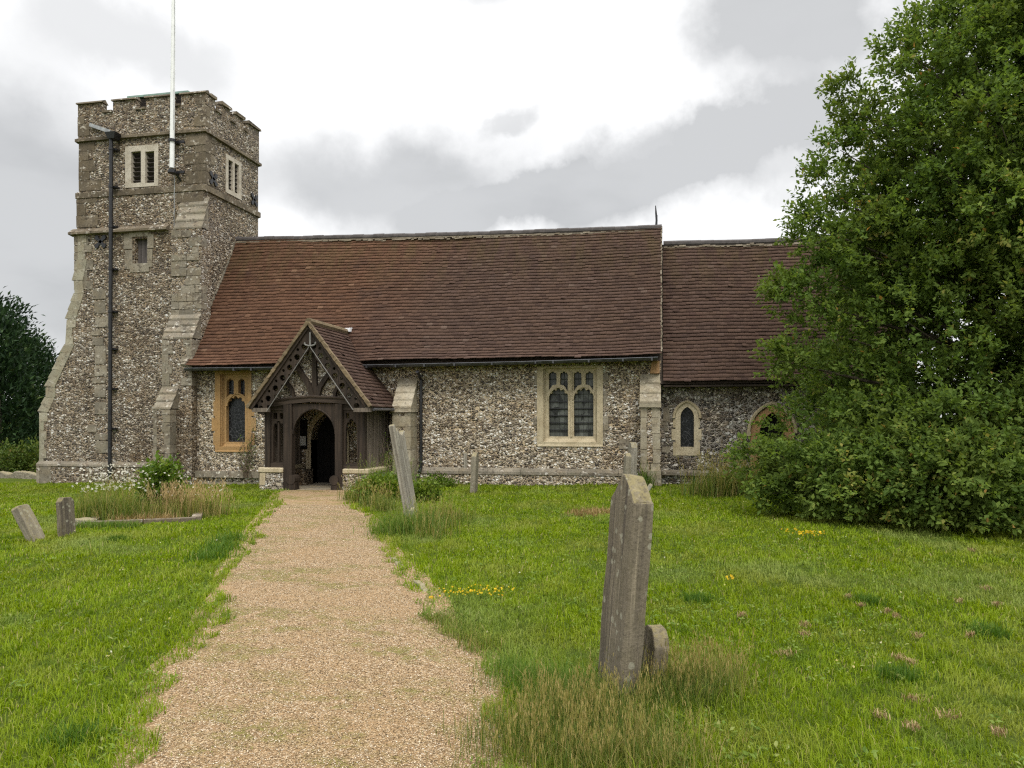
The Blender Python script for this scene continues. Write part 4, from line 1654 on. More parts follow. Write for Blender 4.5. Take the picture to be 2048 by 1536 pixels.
def barge(lo, side):
    mb = MB()
    lo, hi = Vector((lo[0], lo[1])), Vector((ea[0], ea[1]))
    d = (hi - lo).normalized()
    nrm = Vector((d.y, -d.x)) if side < 0 else Vector((-d.y, d.x))   # inwards/down
    Lb = (hi - lo).length
    wd = .34
    # lower outline gently cusped
    n = 8
    outl = [lo, hi]
    low = []
    for i in range(n * 6 + 1):
        f = 1 - i / (n * 6)
        c = abs(math.sin(math.pi * n * f))
        low.append(lo + d * (Lb * f) + nrm * (wd - .07 * (1 - c) ** 2))
    # end cuts
    outer = [lo, hi, hi + Vector((0, -.42))] + [p for i, p in enumerate(low) if .02 < 1 - i / (n * 6) < .86]
    holes = []
    for i in range(n):
        f = (i + .5) / n
        if f > .9:
            continue
        c = lo + d * (Lb * f) + nrm * (.20)
        rr = .075
        holes.append([(c.x + rr * math.cos(a * math.pi / 6), c.y + rr * math.sin(a * math.pi / 6)) for a in range(12)])
        if f < .8:
            c2 = lo + d * (Lb * (f + .5 / n)) + nrm * .11
            rr = .038
            holes.append([(c2.x + rr * math.cos(a * math.pi / 4), c2.y + rr * math.sin(a * math.pi / 4)) for a in range(8)])
    mb.south([(p[0], p[1]) for p in outer], holes, YBG, .045)
    # outer moulding
    mb.bar((lo.x, YBG - .01, lo.y), (hi.x, YBG - .01, hi.y), .07, .07)
    return mb.build('barge_board', TIM, porch)


barge(el_, -1)
barge(er, 1)
mb = MB()
# lead pendant and thin rods
mb.tube([(X(622, YBG), YBG - .05, Z(622, 665, YBG)), (X(622, YBG), YBG - .05, Z(622, 692, YBG))], .02, 6)
for s in (-1, 1):
    pts = [(X(622 + s * (11 * math.sin(a)), YBG), YBG - .05, Z(622, 692 - 5 + 5 * math.cos(a), YBG)) for a in np.linspace(0, 2.0, 6)]
    mb.tube(pts, .02, 6)
mb.tube([(X(620, YBG), YBG - .05, Z(620, 694, YBG)), (X(536, YBG), YBG - .05, Z(536, 822, YBG))], .010, 6)
mb.tube([(X(622, YBG), YBG - .05, Z(622, 694, YBG)), (X(708, YBG), YBG - .05, Z(708, 820, YBG))], .010, 6)
mb.build('gable_rod', M['rod'], porch)
mb = MB()
for (a, b) in ((505, 536), (708, 741)):
    mb.box(X(a, YBG), X(b, YBG), YBG - .03, YBG + .12, Z(a, 824, YBG), Z(a, 816, YBG))
for x_, in ((X(511, YBG),), (X(735, YBG),)):
    mb.box(x_ - .07, x_ + .07, YBG, YN - .3, Z(620, 818, YBG), Z(620, 818, YBG) + .12)
mb.build('wall_plate', M['timber_grey'], porch)

# porch roof: two slopes running back into the nave roof
rx, rz = ea[0], ea[1] + .08
tz = (zrL - zeL) / (YR - YE)
y_ridge = YE + (rz - zeL) / tz + .05
xle, zle = X(497, YBG), Z(497, 816, YBG)
xre, zre = X(743, YBG), Z(743, 814, YBG)
YF = YBG - .04
proof, _, _ = tile_roof('porch_roof', (xre, YF, zre), (xre, YN + .02, zre), (rx, YF, rz), (rx, y_ridge, rz), M['tiles_porch'], church, gauge=.105, lip=.034)
tile_roof('porch_roof', (xle, YN + .02, zle), (xle, YF, zle), (rx, y_ridge, rz), (rx, YF, rz), M['tiles_porch'], church, gauge=.105, lip=.022)
mb = MB()
mb.add([(xre - .02, YF + .02, zre - .03), (xre - .02, YN + .02, zre - .03), (rx, y_ridge, rz - .04), (rx, YF + .02, rz - .04)], [(0, 1, 2, 3)])
mb.add([(xle + .02, YF + .02, zle - .03), (xle + .02, YN + .02, zle - .03), (rx, y_ridge, rz - .041), (rx, YF + .02, rz - .041)], [(0, 3, 2, 1)])
mb.build('roof_board', TIH, porch)
mb = MB()
for (xe, ze) in ((xle, zle), (xre, zre)):
    a, b = Vector((xe, YF, ze)), Vector((rx, YF, rz))
    n = 26
    for k in range(n):
        p, q = a.lerp(b, k / n), a.lerp(b, (k + 1) / n)
        mb.bar(p + Vector((0, -.01 + random.uniform(-.01, .01), .01)), q + Vector((0, -.01, .01)), .07 + random.uniform(-.01, .015), .09, (0, 1, 0))
mb.build('verge', M['verge'], porch)
mb = MB()
n = 9
for k in range(n):
    a, b = Vector((rx, YF, rz + .03)), Vector((rx, y_ridge, rz + .03))
    mb.tube([a.lerp(b, k / n), a.lerp(b, (k + .98) / n)], .085, 8)
mb.build('ridge_tiles', M['verge'], porch)
mb = MB()
mb.hexa([(rx - .07, y_ridge - .1, rz + .06), (rx + .14, y_ridge - .16, rz + .02), (rx + .14, y_ridge + .08, rz + .05), (rx - .07, y_ridge + .08, rz + .08),
         (rx - .07, y_ridge - .1, rz + .12), (rx + .14, y_ridge - .16, rz + .13), (rx + .14, y_ridge + .08, rz + .16), (rx - .07, y_ridge + .08, rz + .16)])
mb.build('ridge_flashing', M['lead'], porch)
# eaves gutter of the porch and the fillet where its roof meets the nave wall
mb = MB()
mb.tube([(xre + .03, YF + .1, zre - .06), (xre + .03, YN - .12, zre - .04)], .035, 8)
mb.build('porch_gutter', M['gutter'], porch)
mb = MB()
a, b = Vector((xre, YN - .03, zre + .03)), Vector((rx, y_ridge, rz + .04))
yv = lambda z: YN - .03 if z < zeL else YE + (z - zeL) / tz - .03
n = 24
for k in range(n):
    p, q = a.lerp(b, k / n), a.lerp(b, (k + 1) / n)
    mb.bar(p, q, .06 + random.uniform(-.01, .02), .05, (0, 1, 0))
mb.build('valley_mortar', M['verge'], porch)
# boarded sides
for xs in (X(724, YP), X(534.5, YP)):
    mb = MB()
    y = YP + .2
    k = 0
    while y < YN - .05:
        y2 = min(YN - .02, y + .24)
        mb.box(xs - .03, xs + .03, y + .006, y2 - .006, zcp, zre + .12)
        mb.box(xs - .055, xs + .055, y2 - .04, y2 + .03, zcp, zre + .12)
        y = y2
        k += 1
    mb.build('side_boarding', M['timber_grey'], porch)
# inner doorway: moulded stone arch, near-black boards standing in for the unlit inside
mb = MB()
dw = arch(X(622, YN), X(690, YN), gP - .3, Z(650, 880, YN), Z(660, 825, YN))
for k, (g1, g0, yf, th) in enumerate(((.13, .065, YN - .05, .22), (.07, 0.0, YN - .01, .40))):
    xa, xb = X(622, YN), X(690, YN)
    o = arch(xa - g1, xb + g1, gP - .3, Z(650, 880, YN), Z(660, 825, YN) + g1)
    i = arch(xa - g0, xb + g0, gP - .3 - .01 + .02, Z(650, 880, YN), Z(660, 825, YN) + g0)
    i = [(p[0], gP - .3 + .001) if q < 2 else p for q, p in enumerate(i)]
    full = o[1:] + [o[0]] + [i[0]] + i[:1:-1] + [i[1]]
    mb.south(full, [], yf, th)
dwo = mb.build('inner_doorway', M['buff'], church)
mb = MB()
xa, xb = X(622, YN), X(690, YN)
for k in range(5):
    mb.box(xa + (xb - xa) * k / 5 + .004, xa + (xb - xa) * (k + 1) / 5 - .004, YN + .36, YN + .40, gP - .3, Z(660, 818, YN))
mb.build('door', M['black'], dwo)  # black colour painted for the dark opening, not a visible door leaf
# stone bench against the back wall
mb = MB()
mb.box(X(588, 18.4), X(612, 18.4), 18.35, YN - .002, gP - .1, gP + .42)
mb.build('porch_bench', M['flint_tower'], porch)
mb = MB()
mb.box(X(584, 18.7), X(613, 18.7), 18.70, 18.76, Z(600, 898, 18.7), Z(600, 840, 18.7))
mb.build('notice_board', M['black'], porch)

# two notices pinned up inside the porch
for (a, b, t) in ((587.5, 598, 'left'), (599.5, 611.5, 'right')):
    mb = MB()
    yn = 18.69
    mb.box(X(a, yn), X(b, yn), yn, yn + .004, Z(a, 893 if t == 'left' else 891, yn), Z(a, 872, yn))
    o = mb.build('notice_sheet', M['paper'], None, local=(X((a + b) / 2, yn), yn, Z(a, 892, yn)))
    tag(o, 'pale paper notice inside the porch, the %s' % ('one next to the porch post' if t == 'left' else 'one next to the stone door arch'), 'notice', 'paper notices in the porch')

# ---- flag pole ---------------------------------------------------------------
yp_ = YT - .26
fx0, fz0 = X(344, yp_), Z(344, 336, yp_)
fx1, fz1 = X(348.5, yp_), Z(348.5, -160, yp_)
fp = empty('flagpole', (fx0, yp_, fz0))
tag(fp, 'white flagpole bracketed to the south face of the flint tower', 'flagpole')
mb = MB()
mb.tube([(fx0, yp_, fz0), (fx0 + (fx1 - fx0) * .4, yp_, fz0 + (fz1 - fz0) * .4), (fx1, yp_, fz1)], [.068, .060, .042], 14)
mb.build('pole', M['white_paint'], fp, smooth=False)
for py in (281, 342):
    mb = MB()
    z = Z(345, py, yp_)
    mb.tube([(fx0 + .01, yp_, z - .035), (fx0 + .01, yp_, z + .035)], .105, 12)
    mb.box(fx0 - .05, fx0 + .06, yp_ + .08, YT + .02, z - .03, z + .03)
    mb.bar((fx0 - .14, yp_ + .14, z), (fx0 + .3, yp_ + .14, z), .07, .05, (0, 1, 0))
    if py == 342:
        mb.bar((fx0 + .06, yp_ + .1, z - .02), (fx0 + .1, YT + .0, z - .22), .04, .04)
        mb.tube([(fx0, yp_, z - .06), (fx0, yp_, z)], .12, 10)
    mb.build('bracket', M['black_iron'], fp)
mb = MB()
mb.tube([(fx0 - .02, YT - .12, fz0 - .1), (fx0 - .05, YT - .13, Z(343, 640, YT))], .009, 5)
mb.build('conductor_wire', M['zinc'], fp)
mb = MB()
mb.tube([(fx0 + .07, yp_ - .03, Z(350, 260, yp_)), (fx1 + .05, yp_ - .02, fz1 - .2)], .006, 4)
mb.build('halyard', M['zinc'], fp)


# ---- flint nodules standing proud of the mortar ---------------------------------
def nodules(face, rects, holes, pos, dens, parent, mat, size=(.024, .050), out=.013):
    """rects/holes: (a0, a1, z0, z1) along the wall; pos: function (a, z) -> wall plane"""
    A_, Z_, D_ = [], [], []
    for (a0, a1, z0, z1) in rects:
        if a1 - a0 < .05 or z1 - z0 < .05:
            continue
        n = int((a1 - a0) * (z1 - z0) * dens)
        A_.append(rng.uniform(a0, a1, n))
        Z_.append(rng.uniform(z0, z1, n))
    a_, z_ = np.concatenate(A_), np.concatenate(Z_)
    k = np.ones(len(a_), bool)
    for (a0, a1, z0, z1) in holes:
        k &= ~((a_ > a0) & (a_ < a1) & (z_ > z0) & (z_ < z1))
    a_, z_ = a_[k], z_[k]
    n = len(a_)
    m = 7
    s = rng.uniform(*size, n)
    fl = rng.uniform(.38, .75, n)
    th = np.arange(m) / m * 2 * math.pi
    rr = rng.uniform(.7, 1.15, (n, m))
    tilt = rng.normal(0, .35, n)
    ux = np.cos(th)[None] * rr * s[:, None]
    uz = np.sin(th)[None] * rr * (s * fl)[:, None]
    ca, sa = np.cos(tilt)[:, None], np.sin(tilt)[:, None]
    ux, uz = ux * ca - uz * sa, ux * sa + uz * ca
    P = np.zeros((n, 2 * m + 1, 3))
    dep = np.concatenate([np.full((n, m), -.012), np.repeat(rng.uniform(.5, .9, (n, 1)) * out, m, 1), np.ones((n, 1)) * out], 1)
    ua = np.concatenate([ux, ux * .78, rng.normal(0, .004, (n, 1))], 1)
    uz = np.concatenate([uz, uz * .78, rng.normal(0, .004, (n, 1))], 1)
    aa, zz = a_[:, None] + ua, z_[:, None] + uz
    base = pos(aa, zz)
    if face == 's':
        P[..., 0], P[..., 1], P[..., 2] = aa, base - dep, zz
    else:
        P[..., 0], P[..., 1], P[..., 2] = base + dep, aa, zz
    tri = []
    for q in range(m):
        r_ = (q + 1) % m
        tri += [(q, r_, m + r_), (q, m + r_, m + q), (m + q, m + r_, 2 * m)]
    tri = np.array(tri)
    Fc = (np.arange(n)[:, None, None] * (2 * m + 1) + tri[None]).reshape(-1, 3)
    o = np_mesh('flint_nodules', P.reshape(-1, 3), Fc, mat, np.repeat(rng.random(n), len(tri)), parent)
    o['kind'] = 'stuff'
    return o


def mat_nodule(name, gain):
    m, nt, bs = new_mat(name)
    tc = N(nt, 'ShaderNodeTexCoord').outputs['Object']
    g = gain
    col = ramp(nt, attr(nt), [(0, (.038 * g, .032 * g, .027 * g)), (.20, (.085 * g, .068 * g, .053 * g)), (.36, (.15 * g, .118 * g, .083 * g)), (.6, (.28 * g, .225 * g, .155 * g)), (.85, (.46 * g, .40 * g, .305 * g)), (1, (.66 * g, .62 * g, .53 * g))])
    n1 = noise(nt, tc, 40, 3).outputs[0]
    col = mixc(nt, smooth(nt, n1, .5, .7, 0, .5), col, (.16 * g, .13 * g, .10 * g))
    L(nt, col, bs.inputs['Base Color'])
    bs.inputs['Roughness'].default_value = .5
    bs.inputs['Specular IOR Level'].default_value = .3
    return m


M['nod_nave'] = mat_nodule('flint nodules', 1.10)
M['nod_tower'] = mat_nodule('flint nodules of the tower', .92)


def hole_of(px0, px1, py0, py1, y):
    r_ = prect(px0, px1, py0, py1, y)
    return (r_[0][0], r_[1][0], r_[0][1], r_[2][1])


nodules('s', [(xnw + .05, XNE - .03, .35, zeL + .05)], [hole_of(425, 508, 735, 908, YN), hole_of(1068, 1212, 725, 898, YN), hole_of(515, 745, 700, 990, YN), hole_of(783, 824, 740, 990, YN), hole_of(1278, 1325, 715, 990, YN)],
        lambda a_, z_: np.full_like(a_, YN), 150, nave, M['nod_nave'])
nodules('s', [(X(842, YN), xend, -.1, zpl - .11)], [], lambda a_, z_: np.full_like(a_, YN - .095), 150, nave, M['nod_nave'])
nodules('s', [(xcw + .1, 3.4, .0, zcE)], [hole_of(1344, 1404, 798, 914, YC), hole_of(1492, 1595, 800, 990, YC)], lambda a_, z_: np.full_like(a_, YC), 140, chan, M['nod_nave'])
nodules('s', [(XW + .02, XE - .05, z_s2 + .15, zc)], [hole_of(248, 320, 288, 378, YT), (XW - 1, XE + 1, z_s1 - .1, z_s1 + .1), (XW - 1, XE + 1, z_band - .22, z_band + .03)],
        lambda a_, z_: np.where(z_ > z_s1, YT - .02, np.where(z_ > z_band, YT, YT - .04)), 140, tower, M['nod_tower'])
nodules('s', [(XW + .0, xb0 - .02, zp + .1, z_s2 - .12)], [hole_of(250, 314, 460, 550, YT)], lambda a_, z_: np.full_like(a_, YT - .08), 140, tower, M['nod_tower'])
nodules('s', [(prof[3][0] + .45, XW, zp + .1, Z(150, 600, yb_)), (prof[6][0] + .42, prof[3][0] + .45, zp + .1, Z(140, 740, yb_)), (prof[8][0] + .42, prof[6][0] + .42, zp + .1, Z(95, 800, yb_))], [], lambda a_, z_: np.full_like(a_, yb_), 140, wb, M['nod_tower'])
nodules('e', [(YT + .25, YB - .05, zrL - 3.2, zc)], [(bel_e[0][0] - .05, bel_e[1][0] + .05, bel_e[0][1] - .05, bel_e[2][1] + .05), (YT, YB, z_s1 - .1, z_s1 + .1), (YT, YB, z_band - .22, z_band + .03)],
        lambda a_, z_: np.where(z_ > z_s1, XE + .02, XE), 140, tower, M['nod_tower'])
nodules('s', [(X(521, YP), X(567, YP), -.1, zcap - .02), (X(690, YP), X(740, YP), -.1, zcap - .02)], [], lambda a_, z_: np.full_like(a_, YP - .08), 150, porch, M['nod_nave'], (.022, .045))

# ================================================================== ground and path
def mat_ground():
    m, nt, bs = new_mat('lawn soil and short grass')
    tc = N(nt, 'ShaderNodeTexCoord').outputs['Object']
    n1 = noise(nt, tc, 1.2, 5, .6).outputs[0]
    n2 = noise(nt, tc, 40, 4, .7).outputs[0]
    col = mixc(nt, smooth(nt, n1, .35, .65), (.050, .075, .012), (.080, .105, .020))
    col = mixc(nt, smooth(nt, n2, .45, .7, 0, .6), col, (.045, .050, .014))
    L(nt, col, bs.inputs['Base Color'])
    bs.inputs['Roughness'].default_value = 1.0
    bs.inputs['Specular IOR Level'].default_value = 0.0
    bump(nt, bs, n2, .8, .03)
    return m


def mat_gravel():
    m, nt, bs = new_mat('pea gravel')
    tc = N(nt, 'ShaderNodeTexCoord').outputs['Object']
    v = N(nt, 'ShaderNodeTexVoronoi', voronoi_dimensions='3D', feature='F1', i_Scale=80.0)
    L(nt, tc, v.inputs['Vector'])
    sc = N(nt, 'ShaderNodeSeparateColor')
    L(nt, v.outputs['Color'], sc.inputs[0])
    peb = ramp(nt, sc.outputs[0], [(0, (.22, .15, .078)), (.25, (.37, .255, .14)), (.5, (.49, .355, .205)), (.72, (.56, .42, .265)), (.9, (.65, .53, .38)), (1, (.74, .67, .57))])
    peb = mixc(nt, smooth(nt, v.outputs['Distance'], .25, .62, 0, .75), peb, (.15, .085, .04))
    n1 = noise(nt, tc, 1.0, 5, .65).outputs[0]
    n2 = noise(nt, tc, 9, 4, .6).outputs[0]
    col = mixc(nt, smooth(nt, n1, .42, .66, 0, .5), peb, (.33, .215, .11))
    # thin moss and weeds in drifts across the path
    n3 = noise(nt, mapping(nt, tc, (.6, 1.1, 1), loc=(5, 2, 0)), 1.3, 5, .7).outputs[0]
    f = math_(nt, 'MULTIPLY', smooth(nt, n3, .46, .60), smooth(nt, n2, .38, .56), clamp=True)
    col = mixc(nt, math_(nt, 'MULTIPLY', f, .85), col, (.17, .155, .04))
    col = mixc(nt, 1.0, col, (.93, .915, .86), 'MULTIPLY')
    L(nt, col, bs.inputs['Base Color'])
    bs.inputs['Roughness'].default_value = .9
    bs.inputs['Specular IOR Level'].default_value = .25
    bump(nt, bs, math_(nt, 'SUBTRACT', 1.0, v.outputs['Distance']), .9, .012)
    return m


def mat_pebble():
    m, nt, bs = new_mat('loose pebbles')
    r = attr(nt)
    col = ramp(nt, r, [(0, (.09, .060, .030)), (.2, (.19, .130, .066)), (.5, (.36, .26, .148)), (.8, (.47, .36, .225)), (.95, (.56, .47, .33)), (1, (.70, .64, .53))])
    L(nt, col, bs.inputs['Base Color'])
    bs.inputs['Roughness'].default_value = .75
    bs.inputs['Specular IOR Level'].default_value = .3
    return m


# path edges read off the photo, as lateral offset against depth
EL = [(305, 1536), (325, 1440), (340, 1390), (352, 1335), (393, 1305), (428, 1262), (436, 1225), (460, 1180), (472, 1130), (500, 1080), (530, 1040), (560, 992), (566, 985)]
ER = [(985, 1536), (988, 1440), (985, 1400), (978, 1345), (930, 1300), (868, 1255), (858, 1205), (830, 1165), (782, 1118), (757, 1082), (742, 1045), (696, 1012), (705, 984)]


def edge(pts):
    q = []
    for a, b in pts:
        x, y, z = G(a, b)
        q.append((-x * SA + y * CA, x * CA + y * SA))
    q.sort()
    return np.array([p[0] for p in q]), np.array([p[1] for p in q])


ELd, ELl = edge(EL)
ERd, ERl = edge(ER)


def path_l(d):
    return np.interp(d, ELd, ELl)


def path_r(d):
    return np.interp(d, ERd, ERl)


def path_inside(x, y, grow=0.0):
    d = -x * SA + y * CA
    l = x * CA + y * SA
    wob = (vnoise(d * 2.1 + 7, l * 0 + 3.3, 4) - .36) * .30 + (vnoise(d * 8 + 1, l * 2 + 5, 5) - .5) * .24
    wob2 = (vnoise(d * 1.9 + 17, l * 0 + 9.3, 6) - .60) * .30 + (vnoise(d * 8 + 3, l * 2 + 2, 7) - .5) * .24
    return (l > path_l(d) + wob - grow) & (l < path_r(d) + wob2 + grow) & (d < 18.9)


xs = np.unique(np.concatenate([[-700, -300, -150, -80, -50, -35], np.arange(-25, 18.1, .35), [25, 40, 80, 150, 300, 700]]))
ys = np.unique(np.concatenate([[-300, -100, -40, -15], np.arange(-6, 30.1, .35), [36, 45, 60, 90, 150, 300, 700, 1500]]))
gx, gy_ = np.meshgrid(xs, ys)
V = np.stack([gx.ravel(), gy_.ravel(), ground_z(gx.ravel(), gy_.ravel())], 1)
nx = len(xs)
ii = (np.arange(len(ys) - 1)[:, None] * nx + np.arange(nx - 1)[None, :]).ravel()
ground = np_mesh('ground', V, np.stack([ii, ii + 1, ii + nx + 1, ii + nx], 1), mat_ground(), smooth=True)
tag(ground, 'green churchyard lawn around the church', None, None, 'structure')

ds = np.arange(-6, 18.45, .12)
rows = []
nc = 15
for d in ds:
    a = float(path_l(d)) - .34
    b = float(path_r(d)) + .34
    for k in range(nc):
        l = a + (b - a) * k / (nc - 1)
        x, y = FR(l, d)
        z = gz(x, y) + .012 + .014 * math.sin(math.pi * k / (nc - 1)) - (.05 if k in (0, nc - 1) else 0)
        rows.append((x, y, z))
ii = (np.arange(len(ds) - 1)[:, None] * nc + np.arange(nc - 1)[None, :]).ravel()
path = np_mesh('gravel_path', np.array(rows), np.stack([ii, ii + 1, ii + nc + 1, ii + nc], 1), mat_gravel(), smooth=True)
tag(path, 'tan gravel path leading to the porch', None, None, 'structure')

# loose pebbles lying on the path near the viewer
n = 92000
d = 2.9 + 12.0 * rng.random(n) ** 2.2
l = path_l(d) + (path_r(d) - path_l(d)) * rng.random(n)
x, y = l * CA - d * SA, l * SA + d * CA
z = ground_z(x, y) + .012 + .014 * np.sin(np.pi * np.clip((l - path_l(d) + .34) / (path_r(d) - path_l(d) + .68), 0, 1))
sz = rng.uniform(.003, .0062, n) * (1 + (d - 3) * .03)
base = np.array([(1, 0, 0), (-.6, .8, 0), (-.5, -.9, 0), (.1, .1, .62), (.0, 0, -.6)])
ang = rng.random(n) * 6.283
ca, sa = np.cos(ang), np.sin(ang)
asp = rng.uniform(.65, 1.1, n)
P = np.empty((n, 5, 3))
for k in range(5):
    bx, by, bz = base[k] + rng.normal(0, .12, (n, 3)).T[:, :, None].swapaxes(0, 2)[0].T[:, 0] if False else base[k]
    jx, jy = rng.normal(0, .15, n), rng.normal(0, .15, n)
    px_, py_ = (bx + jx), (by + jy) * asp
    P[:, k, 0] = x + (px_ * ca - py_ * sa) * sz
    P[:, k, 1] = y + (px_ * sa + py_ * ca) * sz
    P[:, k, 2] = z + bz * sz + .002
fi = np.array([(0, 1, 3), (1, 2, 3), (2, 0, 3), (1, 0, 4), (2, 1, 4), (0, 2, 4)])
Fc = (np.arange(n)[:, None, None] * 5 + fi[None]).reshape(-1, 3)
o = np_mesh('gravel', P.reshape(-1, 3), Fc, mat_pebble(), np.repeat(rng.random(n), 6))
tag(o, 'loose tan and pinkish pebbles on the path', None, None, 'stuff')


# ================================================================== grass
def blades(x, y, z, h, w, lean, ang=None, curl=.5):
    """bent grass blades: 5 vertices, 3 triangles each"""
    n = len(x)
    ang = rng.random(n) * 6.283 if ang is None else ang
    dx, dy = np.cos(ang), np.sin(ang)
    sx, sy = -dy * w / 2, dx * w / 2
    P = np.empty((n, 5, 3))
    mx_, mz = lean * .38 * h, h * .60
    tx, tz = lean * h, h * np.sqrt(np.clip(1 - (lean * curl) ** 2, .15, 1))
    P[:, 0] = np.stack([x - sx, y - sy, z - .01], 1)
    P[:, 1] = np.stack([x + sx, y + sy, z - .01], 1)
    P[:, 2] = np.stack([x + sx * .8 + dx * mx_, y + sy * .8 + dy * mx_, z + mz], 1)
    P[:, 3] = np.stack([x - sx * .8 + dx * mx_, y - sy * .8 + dy * mx_, z + mz], 1)
    P[:, 4] = np.stack([x + dx * tx, y + dy * tx, z + tz], 1)
    fi = np.array([(0, 1, 2), (0, 2, 3), (3, 2, 4)])
    return P.reshape(-1, 3), (np.arange(n)[:, None, None] * 5 + fi[None]).reshape(-1, 3)


def cat(parts):
    Vs, Fs, Rs, b = [], [], [], 0
    for V, Fc, R in parts:
        Vs.append(V)
        Fs.append(Fc + b)
        Rs.append(R)
        b += len(V)
    return np.concatenate(Vs), np.concatenate(Fs), np.concatenate(Rs)


def mat_grass():
    m, nt, bs = new_mat('lawn grass')
    r = attr(nt)
    tc = N(nt, 'ShaderNodeTexCoord').outputs['Object']
    col = ramp(nt, r, [(0, (.070, .120, .006)), (.3, (.145, .215, .008)), (.6, (.208, .288, .014)), (.85, (.290, .350, .036)), (.95, (.32, .30, .10)), (1, (.40, .33, .16))])
    n1 = noise(nt, tc, .7, 4, .55).outputs[0]
    n2 = noise(nt, tc, 2.6, 4, .6).outputs[0]
    n3 = noise(nt, mapping(nt, tc, loc=(9, 4, 0)), .45, 3, .5).outputs[0]
    col = mixc(nt, smooth(nt, n1, .46, .66, 0, .7), col, (.25, .27, .055))
    col = mixc(nt, smooth(nt, n2, .50, .70, 0, .7), col, (.070, .125, .016))
    col = mixc(nt, smooth(nt, n3, .54, .68, 0, .5), col, (.21, .26, .09))
    L(nt, col, bs.inputs['Base Color'])
    bs.inputs['Roughness'].default_value = .55
    bs.inputs['Specular IOR Level'].default_value = .08
    tr = N(nt, 'ShaderNodeBsdfTranslucent')
    hs = N(nt, 'ShaderNodeHueSaturation', i_Value=1.2, i_Saturation=1.1)
    L(nt, col, hs.inputs['Color'])
    L(nt, hs.outputs[0], tr.inputs['Color'])
    mx = N(nt, 'ShaderNodeMixShader', i_Fac=.4)
    L(nt, bs.outputs[0], mx.inputs[1])
    L(nt, tr.outputs[0], mx.inputs[2])
    L(nt, mx.outputs[0], nt.nodes['Material Output'].inputs['Surface'])
    return m


M['grass'] = mat_grass()


def blocked(x, y):
    """where no lawn grows: building footprints and the path"""
    b = (y > YN - .06) & (x > -13.0)
    b |= (y > YT - .2) & (x > -18.3)
    b |= (x > X(519, YP - .1)) & (x < X(741, YP)) & (y > YP - .1)
    b |= (x > xb0) & (x < xb1) & (y > 18.5)
    b |= (x > xb0) & (x < -13.1) & (y > 18.15)
    b |= (x > X(1281, 18.4) - .03) & (x < X(1320, 18.4) + .03) & (y > 18.3)
    b |= (x > X(785, 18.3)) & (x < X(821, 18.3)) & (y > 18.25)
    return b


def lawn():
    rg = np.geomspace(2.4, 27.0, 200)
    rho = np.clip(9500 * (3.6 / rg) ** 1.5, 620, 10500)
    half = math.radians(47)
    pdf = rho * rg * 2 * half
    cdf = np.concatenate([[0], np.cumsum((pdf[1:] + pdf[:-1]) / 2 * np.diff(rg))])
    n = int(cdf[-1])
    r = np.interp(rng.random(n) * cdf[-1], cdf, rg)
    a = (rng.random(n) * 2 - 1) * half
    l, d = r * np.sin(a), r * np.cos(a)
    # gather half of the blades into small tufts
    k = rng.random(n) < .45
    cl = .10 + .012 * r
    l = np.where(k, np.round(l / cl + vnoise(d * 5, l * 5, 8) * .8) * cl + rng.normal(0, .022, n) * (1 + r * .05), l)
    x, y = l * CA - d * SA, l * SA + d * CA
    keep = ~blocked(x, y) & ~path_inside(x, y, -.0)
    stray = path_inside(x, y) & (vnoise(x * 1.6 + 3, y * 2.6 + 8, 12) > .66) & (rng.random(n) < .11)
    keep |= stray & ~blocked(x, y)
    x, y, r, d, l = x[keep], y[keep], r[keep], d[keep], l[keep]
    n = len(x)
    st = path_inside(x, y)
    z = ground_z(x, y)
    patch = vnoise(x * 1.1 + 20, y * 1.1 + 20, 1) * .6 + vnoise(x * 3.3 + 5, y * 3.3 + 5, 2) * .4
    h = (.034 + .052 * patch ** 1.6) * rng.uniform(.5, 1.35, n)
    under = rng.random(n) < .42
    h = np.where(under, h * .55, h)
    near_edge = path_inside(x, y, .16) & ~st
    h = np.where(near_edge, h * 1.25, h)
    h = np.where(st, h * .45, h)
    tall = rng.random(n) < .006
    h = np.where(tall, h * 2.4, h)
    w = rng.uniform(.0030, .0058, n) * np.clip(r / 4.0, 1, 4.2)
    lean = np.where(under, rng.uniform(.7, 1.25, n), rng.uniform(.2, 1.05, n))
    ang = vnoise(x * .8, y * .8, 3) * 9 + rng.normal(0, 1.9, n)
    V, Fc = blades(x, y, z, h, w, lean, ang, .75)
    rn = np.clip(rng.normal(.46, .20, n) + (patch - .5) * .25, 0, .93)
    dead = rng.random(n) < .035
    rn = np.where(dead, rng.uniform(.93, 1, n), rn)
    o = np_mesh('grass', V, Fc, M['grass'], np.repeat(rn, 3))
    tag(o, 'short bright green lawn grass of the churchyard', None, None, 'stuff')
    return n


NBL = lawn()


